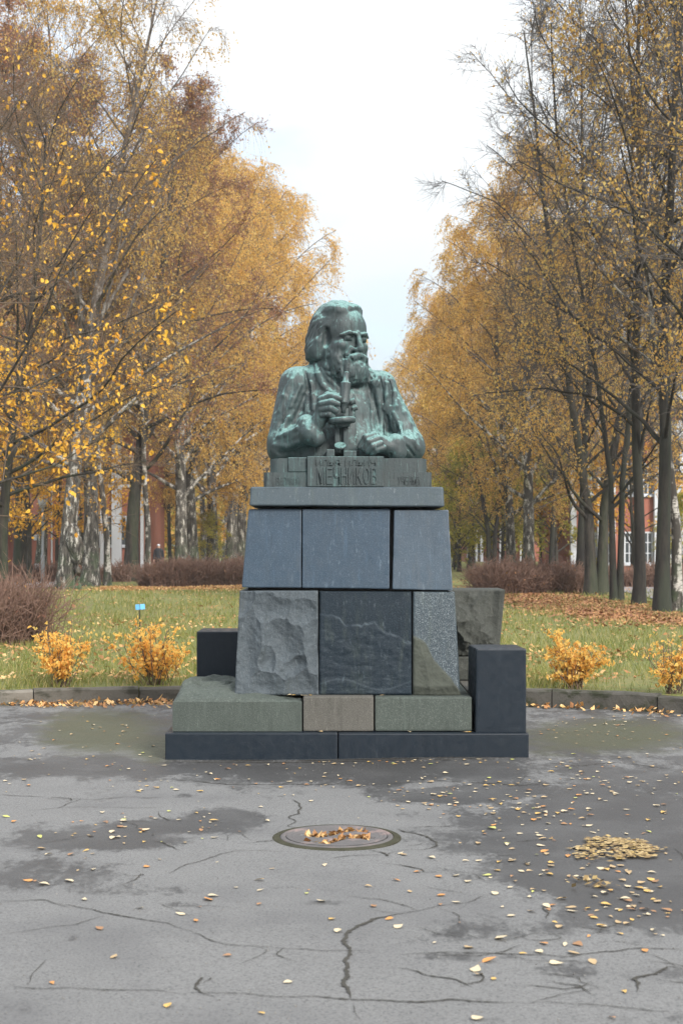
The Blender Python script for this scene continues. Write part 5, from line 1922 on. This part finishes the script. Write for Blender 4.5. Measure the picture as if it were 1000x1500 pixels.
# left house
YA = 92.0
hl = empty('brick_house', (-22, YA, 0))
tag(hl, 'red painted brick house behind the left trees, with grey entrance canopy', 'house')
part_box('wall', (-46, YA, -.3), (-12.6, YA + 12, 10.5), M['brick_red'], hl)
part_box('wall', (-46, YA - 3.5, -.3), (px2x(74, YA - 3.5), YA - .004, 10.3), M['brick_red'], hl)
part_box('roof', (-46.3, YA - 4, 10.5), (-12.2, YA + 12.5, 11.0), M['roof'], hl)
for u0, u1 in ((165, 179), (207, 211), (148, 153)):
    part_box('pilaster', (px2x(u0, YA), YA - .35, 0), (px2x(u1, YA), YA - .002, 9.6), M['white_paint'], hl)
Yw = YA - 3.5
part_box('canopy', (px2x(8, Yw), Yw - 2.2, 3.1), (px2x(52, Yw), Yw - .003, 3.55), M['grey_metal'], hl)
part_box('porch_wall', (px2x(13, Yw), Yw - .06, 0), (px2x(46, Yw), Yw - .004, 3.09), M['brick_dark'], hl)
for u0, u1 in ((17, 24), (26, 33)):
    d_ = part_box('door', (px2x(u0, Yw), Yw - .13, 0), (px2x(u1, Yw), Yw - .064, 2.5), M['brick_dark'], hl)
    part_box('handle', (px2x(u1, Yw) - .1, Yw - .18, 1.0), (px2x(u1, Yw) - .06, Yw - .131, 1.2), M['grey_metal'], hl, d_)
part_box('drainpipe', (px2x(74.5, Yw), Yw + .1, 0), (px2x(76.5, Yw), Yw + .2, 10), M['white_paint'], hl)
for u0, v0 in ((12, 715), (-20, 715), (40, 715), (12, 655), (40, 655)):
    p_ = P(u0, v0, Yw)
    window(hl, p_[0], p_[2], 1.1, 1.7, Yw, 2, 2)
for u0 in (108, 155, 184):
    for zz in (1.6, 5.4):
        window(hl, px2x(u0, YA) - .4, zz, .9, 1.9, YA, 2, 2)
p_ = P(50, 793, Yw - 4)
o = link('wall_sign', box_mesh('wall_sign', (px2x(50, Yw), Yw - .10, 1.95), (px2x(62, Yw), Yw - .003, 2.3), .01), M['white_paint'])
tag(o, 'little white plate on the left house between two lamp posts', 'sign')

# right house
YB2 = 86.0
hr = empty('brick_house', (22, YB2, 0))
tag(hr, 'red house with tall white pilasters behind the right row of lindens', 'house')
part_box('wall', (px2x(836, YB2), YB2, -.3), (44, YB2 + 14, 10.8), M['brick_red'], hr)
part_box('roof', (px2x(834, YB2) - .4, YB2 - .6, 10.8), (44.4, YB2 + 14.5, 11.3), M['roof'], hr)
part_box('cornice', (px2x(835, YB2), YB2 - .45, 10.2), (44, YB2 - .003, 10.79), M['white_paint'], hr)
for u0, u1 in ((834, 842), (873, 878), (895, 899), (929, 935), (956, 965), (1003, 1010)):
    part_box('pilaster', (px2x(u0, YB2), YB2 - .4, 0), (px2x(u1, YB2), YB2 - .004, 10.19), M['white_paint'], hr)
part_box('bay', (px2x(967, YB2), YB2 - .25, 0), (px2x(1001, YB2), YB2 - .005, 9.0), M['white_paint'], hr)
for zz in (1.0, 5.2):
    window(hr, px2x(972, YB2), zz, .95, 2.6, YB2 - .25, 2, 3)
for u0 in (847, 857, 882, 913, 940):
    for zz in (.55, 4.6):
        window(hr, px2x(u0, YB2), zz, .62, 1.9, YB2, 2, 3)
part_box('step', (px2x(826, YB2), YB2 - 1.6, -.1), (px2x(846, YB2), YB2 - .41, .4), M['white_paint'], hr)
YC = 150.0
hf = empty('brick_house', (16, YC, 0))
tag(hf, 'distant red house with white columns, glimpsed between trunks right of the pedestal', 'house')
part_box('wall', (px2x(682, YC), YC, -.3), (30, YC + 12, 9), M['brick_red'], hf)
part_box('roof', (px2x(680, YC), YC - .6, 9), (30.4, YC + 12.5, 9.5), M['roof'], hf)
for u0, u1 in ((683, 688), (694, 698), (702, 706), (712, 715), (730, 735), (742, 745), (760, 764)):
    part_box('column', (px2x(u0, YC), YC - .9, 0), (px2x(u1, YC), YC - .3, 7.5), M['white_paint'], hf)


# ================================================================== LAMPS, SIGN, PERSON
def street_lamp(u, Y, h, label):
    z = 0
    r = empty('street_lamp', (px2x(u, Y), Y, z)); tag(r, label, 'street lamp', 'grey lamp posts by the left house')
    bm = bmesh.new(); lathe(bm, [(0, -.2), (.09, -.2), (.085, 1.2), (.06, 1.25), (.05, h - .35), (.05, h - .1), (0, h - .1)], 12)
    link('post', bm_mesh('post', bm, True), M['grey_metal'], r)
    bm = bmesh.new(); lathe(bm, [(0, h - .12), (.12, h - .1), (.19, h + .05), (.22, h + .3), (0, h + .3)], 14)
    link('lamp_globe', bm_mesh('lamp_globe', bm, True), M['white_paint'], r)
    bm = bmesh.new(); lathe(bm, [(.26, h + .302), (.27, h + .34), (.1, h + .46), (0, h + .48)], 14)
    link('lamp_hood', bm_mesh('lamp_hood', bm, True), M['grey_metal'], r)


street_lamp(33, 72, 4.0, 'grey lamp post nearer the entrance canopy of the left house')
street_lamp(63, 64, 3.4, 'grey lamp post close to the trunk of the burled birch')
o = link('utility_box', box_mesh('utility_box', (px2x(51, 70), 70, 0), (px2x(62, 70), 70.4, .75), .02), M['white_paint'])
tag(o, 'small whitish box on the ground beside a grey lamp post', 'box')

M['sign_blue'] = plain('sign_blue', (0.13, 0.42, 0.8), 0.45, .06, 5)
ps = G(207, 957, .14)
r = empty('blue_sign', ps); tag(r, 'small blue two winged plate on a thin stake behind an orange shrub', 'sign')
zs_ = P(0, 889, ps[1])[2] - ps[2]
bm = bmesh.new(); lathe(bm, [(0, -.1), (.008, -.1), (.008, zs_ + .03), (0, zs_ + .03)], 8, Matrix.Rotation(-.04, 4, 'Y'))
link('stake', bm_mesh('stake', bm), M['dark_bark'], r)
for s_ in (-1, 1):
    bm = bmesh.new()
    x0, x1 = (-.066, -.006) if s_ < 0 else (.004, .066)
    add_box(bm, (x0, -.002, -.036), (x1, .002, .036), .001, 1)
    pl = link('plate', bm_mesh('plate', bm), M['sign_blue'], r, (-.014, -.012, zs_))
    pl.rotation_euler = (0, R(-4), R(16 * s_))

# a walker far behind the left hedge
YP = 80.0
pz = -.01
pu = px2x(232.5, YP)
fp = Field((pu - .5, YP - .5, pz - .02), (pu + .5, YP + .5, pz + 1.78), .018)
q = lambda a, b, c_: (pu + a, YP + b, pz + c_)
fp.cap(q(0, 0, 1.02), q(0, .01, 1.36), .15, .17, .06)
fp.cap(q(-.15, 0, 1.38), q(.15, 0, 1.38), .075, .075, .06)
fp.cap(q(0, 0, 1.40), q(0, -.01, 1.52), .06, .055, .03)
fp.ell(q(0, -.02, 1.585), (.075, .095, .115), .02)
fp.ell(q(0, -.115, 1.575), (.014, .02, .02), .015)
for s_ in (-1, 1):
    fp.chain([q(s_ * .2, 0, 1.37), q(s_ * .25, .05 * s_, 1.10), q(s_ * .24, -.10, .88)], [.062, .05, .036], .03)
    fp.ell(q(s_ * .24, -.13, .81), (.035, .045, .07), .02)
    fp.chain([q(s_ * .09, 0, .95), q(s_ * .1, -.12 * s_, .52), q(s_ * .1, .06 - .1 * s_, .1)], [.1, .07, .05], .05)
    fp.cap(q(s_ * .1, .06 - .1 * s_, .05), q(s_ * .1, -.1 - .1 * s_, .035), .05, .04, .03)
M['cloth_dark'] = plain('dark_clothes', (0.018, 0.02, 0.026), .9, .3, 6)
M['skin'] = plain('skin', (0.5, 0.32, 0.25), .6, .1, 6)
pr = empty('person', (pu, YP, pz)); tag(pr, 'walker in dark clothes and pale cap beyond the far left hedge', 'person')


def on_root(root, name, me, mat):
    o = link(name, me, mat); o.parent = root; o.location = -Vector(root.location); return o


body = on_root(pr, 'body', fp.surface('body'), M['cloth_dark'])
body.data.materials.append(M['skin'])
for p_ in body.data.polygons:
    if p_.center.z > pz + 1.46 or (abs(p_.center.x - pu) > .19 and p_.center.z < pz + .87 and p_.center.z > pz + .7): p_.material_index = 1
fp = Field((pu - .3, YP - .35, pz + .75), (pu + .3, YP + .3, pz + 1.5), .02)
fp.cap(q(0, 0, .92), q(0, .01, 1.36), .20, .19, .05)
fp.cap(q(-.15, 0, 1.38), q(.15, 0, 1.38), .09, .09, .05)
on_root(pr, 'coat', fp.surface('coat'), M['cloth_dark'])
fp = Field((pu - .2, YP - .3, pz + 1.5), (pu + .2, YP + .2, pz + 1.8), .012)
fp.ell(q(0, -.015, 1.65), (.088, .105, .075), .02)
fp.ell(q(0, -.12, 1.64), (.07, .06, .012), .01)
on_root(pr, 'cap', fp.surface('cap'), M['white_paint'])

# ================================================================== MANHOLE
mc = G(493, 1228)
r = empty('manhole_cover', mc); tag(r, 'round rusty manhole cover with leaf filled hollows set in the asphalt', 'manhole cover')
m = NT('rusty_iron')
c = m.mix(m.noise(7, 5, .65), (0.055, 0.053, 0.054), (0.12, 0.113, 0.114))
c = m.mix(m.step(m.noise(4, 5, .6, m.coords((1, 1, 1), (2, 2, 2))), .5, .66), c, (0.21, 0.155, 0.145))
m.color(c); m.rough(.75); m.bump(m.noise(60, 4), .4, .005)
M['rust'] = m.mat
M['mossy'] = plain('mossy_rim', (0.05, 0.05, 0.036), 1.0, .5, 14)
M['mossy'].node_tree.nodes['Principled BSDF'].inputs['Specular IOR Level'].default_value = 0.05
zc_ = float(ground_z(np.array([mc[0]]), np.array([mc[1]]))[0])
bm = bmesh.new(); lathe(bm, [(.352, zc_ - .03), (.352, zc_ + .002), (.345, zc_ + .006), (.318, zc_ + .009), (.312, zc_ + .008), (.312, zc_ - .03)], 64)
link('rim', bm_mesh('rim', bm, False), M['mossy'], r)
bm = bmesh.new(); lathe(bm, [(.309, zc_ - .03), (.309, zc_ + .007), (.303, zc_ + .011), (.282, zc_ + .011), (.278, zc_ + .007), (.278, zc_ - .03)], 64)
link('frame', bm_mesh('frame', bm, True), M['rust'], r)
nr_, na_ = 46, 120
rr_, aa_ = np.meshgrid(np.linspace(.004, .275, nr_), np.arange(na_) * 2 * np.pi / na_, indexing='ij')
X_, Y_ = rr_ * np.cos(aa_), rr_ * np.sin(aa_)
sb = Y_ * .92 - X_ * .32 - .05 * np.sin(X_ * 20)
hol = ease((.215 - rr_) / .012) * ease((np.abs(sb) - .045) / .012) * ease((.135 - np.abs(sb)) / .012)
ribs = .004 * (np.sin(rr_ * 190) > .3) * (rr_ > .225)
Z_ = zc_ + .008 - .03 * hol + ribs * 0.8 + .006 * np.exp(-((rr_ - .262) / .006) ** 2)
V = np.stack([X_, Y_, Z_], -1).reshape(-1, 3)
i2 = np.arange(nr_ * na_).reshape(nr_, na_); j2 = np.roll(i2, -1, 1)
F = np.stack([i2[:-1], i2[1:], j2[1:], j2[:-1]], -1).reshape(-1, 4)
link('lid', np_mesh('lid', np.concatenate([V, [[0, 0, zc_ + .014]]]), [F, np.stack([i2[0], j2[0], np.full(na_, len(V))], 1)]), M['rust'], r)
g = np.random.default_rng(12)
n = 900
a_, q_ = g.random(n) * 6.283, np.sqrt(g.random(n)) * .205
X, Y = q_ * np.cos(a_), q_ * np.sin(a_)
sb = Y * .92 - X * .32 - .05 * np.sin(X * 20)
ok = (np.abs(sb) > .06) & (np.abs(sb) < .125) & (g.random(n) < .6)
ok &= (np.abs(X) < .17)
flat_leaves('leaf_litter', mc[0] + X[ok], mc[1] + Y[ok], np.full(ok.sum(), zc_ - .014), .042, 'leaf_litter', 'curled yellow leaves caught in the hollows of the manhole cover', g, .7)

# ================================================================== LEAVES ON THE ASPHALT
M['fallen'] = []
for nm, col in (('fallen_pale', (0.50, 0.42, 0.28)), ('fallen_tan', (0.36, 0.26, 0.14)), ('fallen_yellow', (0.5, 0.32, 0.09)), ('fallen_orange', (0.48, 0.22, 0.06)), ('fallen_green', (0.42, 0.43, 0.12)), ('fallen_brown', (0.28, 0.15, 0.07))):
    M['fallen'].append(plain(nm, col, .6, .22, 60))
COLN = ['pale', 'tan', 'yellow', 'orange', 'greenish', 'brown']


def leaf_shape(seed):
    """a birch leaf: midrib fold, curled edges and a stalk, one unit long"""
    g = np.random.default_rng(seed)
    ts = np.array([0, .12, .3, .5, .7, .86, 1.0])
    w = np.array([.02, .27, .36, .31, .19, .09, .0]) * g.uniform(.8, 1.15)
    curl, arch, tw = g.uniform(.05, .5), g.uniform(-.25, .35), g.uniform(-.4, .4)
    V, F = [], []
    for t, ww in zip(ts, w):
        z0 = .03 + arch * (t - .5) ** 2
        for k, s_ in enumerate((-1, -.5, 0, .5, 1)):
            j = 1 + g.normal(0, .05)
            V.append((t - .5, s_ * ww * j, z0 + curl * (abs(s_) ** 1.5) * ww * .8 + tw * s_ * ww * (t - .5)))
    for i in range(len(ts) - 1):
        for k in range(4):
            a = i * 5 + k
            F.append((a, a + 5, a + 6, a + 1))
    o = len(V)
    dz = g.uniform(0, .25)
    V += [(-.5, -.012, .03), (-.5, .012, .03), (-.7, .005, .05 + dz * .5), (-.85, .0, .05 + dz)]
    F += [(o, o + 1, o + 2, o + 3)]
    V = np.array(V); V[:, 2] -= V[:, 2].min() - .01
    return V, np.array(F)


leaf_me = {}
for ci in range(6):
    for k in range(5):
        V, F = leaf_shape(ci * 10 + k)
        me = np_mesh('fallen_leaf', V, F); me.materials.append(M['fallen'][ci])
        leaf_me[ci, k] = me
leaf_src = [leaf_shape(ci * 10 + k) for ci in range(6) for k in range(5)]

g = np.random.default_rng(101)
items = []       # u, v, colour, length, label
NOTED = [(304, 1318, 3, .075, 'largest orange leaf on the pale asphalt left of the curved crack'), (66, 1296, 0, .07, 'pale leaf with upright stalk on the damp patch at the left edge'),
         (247, 1472, 2, .055, 'yellow leaf below the long seam, left of the middle'), (77, 1443, 3, .04, 'small orange leaf on the seam near the left edge'),
         (421, 1437, 0, .045, 'pale leaf just above the seam, left of the crooked crack'), (382, 1482, 2, .04, 'small yellow leaf below the seam near the middle'),
         (380, 1325, 5, .05, 'brown orange leaf right of the largest orange leaf'), (485, 1347, 2, .045, 'round yellow leaf left of the curved crack'),
         (569, 1347, 3, .05, 'orange leaf lying on the bend of the curved crack'), (667, 1322, 0, .05, 'pale leaf lying on the far arm of the curved crack'),
         (584, 1358, 0, .055, 'pale leaf tucked inside the bend of the curved crack'), (717, 1406, 3, .085, 'big orange leaf in the right foreground'),
         (697, 1419, 0, .075, 'big pale leaf beside the big orange one in the right foreground'), (702, 1427, 1, .06, 'tan leaf just under the big pale foreground leaf'),
         (723, 1433, 2, .04, 'small yellow leaf under the big orange foreground leaf'), (815, 1411, 0, .07, 'cream leaf alone among stains in the right foreground'),
         (732, 1374, 0, .08, 'wide cream leaf above the big orange foreground leaf'), (685, 1388, 1, .065, 'tan leaf resting on the fine crack right of the curved crack'),
         (712, 1282, 4, .06, 'greenish leaf at the edge of the wet dark patch'), (725, 1308, 0, .065, 'pale leaf at the end of the curved crack'),
         (632, 1257, 0, .06, 'pale pointed leaf right of the manhole ring'), (587, 1251, 0, .05, 'pale leaf beside the broken ring of the manhole'),
         (10, 1194, 4, .06, 'greenish leaf at the far left edge of the asphalt'), (895, 1490, 3, .04, 'orange leaf at the very bottom right'),
         (755, 1450, 3, .0, ''), (914, 1452, 2, .035, 'tiny yellow leaf by the branching crack at bottom right')]
for it in NOTED:
    if it[3]: items.append(it)
PLAIN = [(313, 1313, 0), (206, 1330, 0), (124, 1318, 0), (264, 1339, 0), (382, 1305, 0), (471, 1321, 0), (41, 1291, 3), (20, 1202, 3), (62, 1243, 1), (790, 1394, 0), (795, 1381, 3), (819, 1356, 1), (747, 1341, 0),
         (682, 1261, 0), (667, 1283, 0), (643, 1285, 3), (610, 1278, 3), (581, 1291, 3), (684, 1291, 0), (906, 1365, 2), (943, 1390, 3), (870, 1342, 2), (885, 1355, 0), (540, 1300, 1), (315, 1229, 0), (700, 1490, 0), (840, 1395, 1)]
for u, v, ci in PLAIN: items.append((u, v, ci, g.uniform(.045, .065), ''))
CL = [(205, 1215, 110, 17, 42, .9), (660, 1167, 120, 22, 60, .8), (860, 1285, 130, 60, 120, 1.0), (890, 1140, 120, 40, 95, .8), (130, 1085, 140, 35, 60, .8), (800, 1200, 130, 35, 70, .9), (940, 1320, 60, 35, 30, 1),
      (500, 1117, 260, 6, 70, .8), (300, 1150, 260, 20, 36, .8), (500, 1300, 500, 110, 40, 1), (500, 1150, 500, 40, 60, .8), (120, 1250, 120, 40, 14, 1), (880, 1062, 120, 18, 90, .7), (690, 1085, 400, 40, 40, .7)]
for (cu, cv, su, sv, n, sc_) in CL:
    for _ in range(n):
        u, v = g.normal(cu, su * .62), g.normal(cv, sv * .62)
        if v < 1048 or (236 < u < 790 and v < 1116): continue
        if abs(u - 493) < 95 and abs(v - 1228) < 22: continue
        items.append((u, v, int(g.choice(6, p=[.32, .27, .14, .09, .05, .13])), (.024 + .05 * g.random() ** 1.4) * sc_, ''))
pts = []
for it in items:
    p = G(it[0], it[1])
    if np.hypot(p[0] - KC[0], p[1] - KC[1]) > KR - .05: continue
    pts.append((p, it))
pts.sort(key=lambda q: (q[1][4] == '', q[0][1]))
LANDMARKS = [(905, 1243, 75, 28, 'beside the leaf heap'), (862, 1293, 70, 24, 'among the clump nearer than the leaf heap'), (493, 1228, 150, 40, 'around the manhole'), (215, 1218, 150, 24, 'on the damp streak left of the manhole'),
             (60, 1290, 140, 45, 'on the damp patch at the left edge'), (700, 1165, 130, 24, 'on the damp band before the right end of the plinth'), (960, 1340, 90, 40, 'on the dark asphalt at the right edge'),
             (780, 1210, 90, 40, 'on the dark asphalt between manhole and leaf heap')]


def zone_of(u, v):
    for cu, cv, ru, rv, nm in LANDMARKS:
        if ((u - cu) / ru) ** 2 + ((v - cv) / rv) ** 2 < 1: return nm
    if v > 1345: return 'on the pale asphalt along the long front seam' if v > 1410 else 'on the pale asphalt by the curved crack'
    if v < 1150: return 'near the foot of the plinth'
    return 'on the dark asphalt beyond the leaf heap' if u > 640 and v < 1245 else 'on the dark asphalt this side of the leaf heap' if u > 640 else 'on the bare pale asphalt before the manhole' if v > 1228 else 'on the bare asphalt between manhole and plinth'


rest_V, rest_F, off = [], [], 0
rest_by = {}
for i, (p, (u, v, ci, L, lab)) in enumerate(pts):
    z = float(ground_z(np.array([p[0]]), np.array([p[1]]))[0]) + .005
    rz = g.random() * 6.283
    if i < 290:
        o = bpy.data.objects.new('fallen_leaf', leaf_me[ci, int(g.integers(0, 5))])
        C.objects.link(o)
        o.location = (p[0], p[1], z)
        o.rotation_euler = (g.normal(0, .1), g.normal(0, .1), rz)
        L *= .84
        o.scale = (L, L * g.uniform(.7, 1.1), L * .75)
        if not lab:
            zone = zone_of(u, v)
            lab = f'{COLN[ci]} fallen birch leaf lying {zone}'
        tag(o, lab, 'leaf', 'single leaves fallen on the asphalt')
    else:
        V, F = leaf_src[ci * 5 + int(g.integers(0, 5))]
        cz, sz = math.cos(rz), math.sin(rz)
        L *= .84
        W = np.stack([V[:, 0] * cz - V[:, 1] * sz, V[:, 0] * sz + V[:, 1] * cz, V[:, 2]], 1) * L + np.array([p[0], p[1], z])
        a = rest_by.setdefault(ci, [[], [], 0])
        a[0].append(W); a[1].append(F + a[2]); a[2] += len(W)
V = np.concatenate([np.concatenate(a[0]) for a in rest_by.values()])
Fs, mi, off = [], [], 0
for ci, a in rest_by.items():
    f = np.concatenate(a[1]) + off; off += a[2]
    Fs.append(f); mi += [ci] * len(f)
me = np_mesh('leaf_scatter', V, np.concatenate(Fs))
for mm in M['fallen']: me.materials.append(mm)
me.polygons.foreach_set('material_index', np.array(mi, dtype=np.int32))
tag(link('leaf_scatter', me), 'small fallen leaves scattered on the far asphalt around the plinth', 'leaves', kind='stuff')

M['leaf_dry'] = leaf_material('leaf_dry', [(0.0, (0.13, 0.085, 0.04)), (0.4, (0.27, 0.19, 0.085)), (0.8, (0.42, 0.32, 0.16)), (1.0, (0.4, 0.28, 0.09))], 0.1)
# the heap of leaves on the right and the rim of leaves along the kerb
n = 460
a_, q_ = g.random(n) * 6.283, np.sqrt(g.random(n))
c_ = G(906, 1243)
q_ = q_ ** .8 * (.8 + .5 * vnoise(np.column_stack([a_ * 1.1, a_ * 0, a_ * 0]), 2)) * g.uniform(.85, 1.25, n)
X, Y = c_[0] + q_ * .26 * np.cos(a_), c_[1] + q_ * .30 * np.sin(a_)
Z = ground_z(X, Y) + .004 * np.clip(1 - q_, 0, 1) * g.random(n)
flat_leaves('leaf_pile', X, Y, Z, .040, 'leaf_dry', 'low heap of dry yellow leaves on the wet asphalt at right', g, .07)
c_ = G(862, 1293)
n = 22
X, Y = g.normal(c_[0], .07, n), g.normal(c_[1], .05, n)
flat_leaves('leaf_pile', X, Y, ground_z(X, Y), .042, 'leaf_dry', 'small clump of leaves nearer than the leaf heap', g, .5)
n = 3600
a_ = R(40) + g.random(n) * R(110)
q_ = KR - .02 - np.abs(g.normal(0, .16, n)) * (1 + .6 * vnoise(np.column_stack([a_ * 9, a_ * 0, a_ * 0]), 2))
dens = np.where(a_ > R(92), 1.0, .33) * np.clip(.55 + 1.2 * vnoise(np.column_stack([a_ * 16, a_ * 0 + 4, a_ * 0]), 2), .05, 1)
ok = g.random(n) < dens
X, Y = KC[0] + q_ * np.cos(a_), KC[1] + q_ * np.sin(a_)
ok &= q_ < KR - .02
X, Y, q_ = X[ok], Y[ok], q_[ok]
Z = ground_z(X, Y) + .04 * np.clip(1 - (KR - q_) / .16, 0, 1) * g.random(len(X))
flat_leaves('leaf_drift', X, Y, Z, .052, 'leaf_litter', 'rim of fallen leaves swept against the foot of the kerb', g, .6)
# leaves caught on the ledges of the monument
led = [(P(u, v, Y), Y) for u, v, Y in ((424, 1019, 11.1), (430, 1020, 11.1), (443, 1021, 11.09), (447, 1020, 11.08), (455, 1020.5, 11.1), (681, 1075, 10.99), (687, 1075, 10.99), (600, 1074.5, 11.0), (470, 1074.5, 11.0), (560, 1020, 11.1))]
n = len(led)
X = np.array([p[0][0] for p in led]); Y = np.array([p[0][1] for p in led])
Z = np.array([zs if v_[0][2] > .38 else zt for v_ in led])
for xx, yy, zz in zip(X, Y, Z):
    o = bpy.data.objects.new('fallen_leaf', leaf_me[int(g.choice([0, 1, 2])), int(g.integers(0, 5))])
    C.objects.link(o); o.location = (xx, yy, zz + .003); o.rotation_euler = (0, 0, g.random() * 6); o.scale = (.045,) * 3
    tag(o, 'small leaf caught on a ledge at the front of the monument', 'leaf', 'leaves on the ledges of the monument')

# ================================================================== AIR
mh = bpy.data.materials.new('air')
mh.use_nodes = True
ht = mh.node_tree
for n_ in list(ht.nodes):
    if n_.type == 'BSDF_PRINCIPLED': ht.nodes.remove(n_)
hv_ = ht.nodes.new('ShaderNodeVolumePrincipled')
hv_.inputs['Color'].default_value = (0.93, 0.95, 0.98, 1)
hv_.inputs['Density'].default_value = 0.00045
hv_.inputs['Anisotropy'].default_value = 0.2
ht.links.new(hv_.outputs['Volume'], [n_ for n_ in ht.nodes if n_.type == 'OUTPUT_MATERIAL'][0].inputs['Volume'])
hz = link('haze', box_mesh('haze', (-640, -60, -2.5), (640, 1320, 36)), mh)
tag(hz, 'thin pale autumn air around the whole avenue', 'haze', kind='stuff')
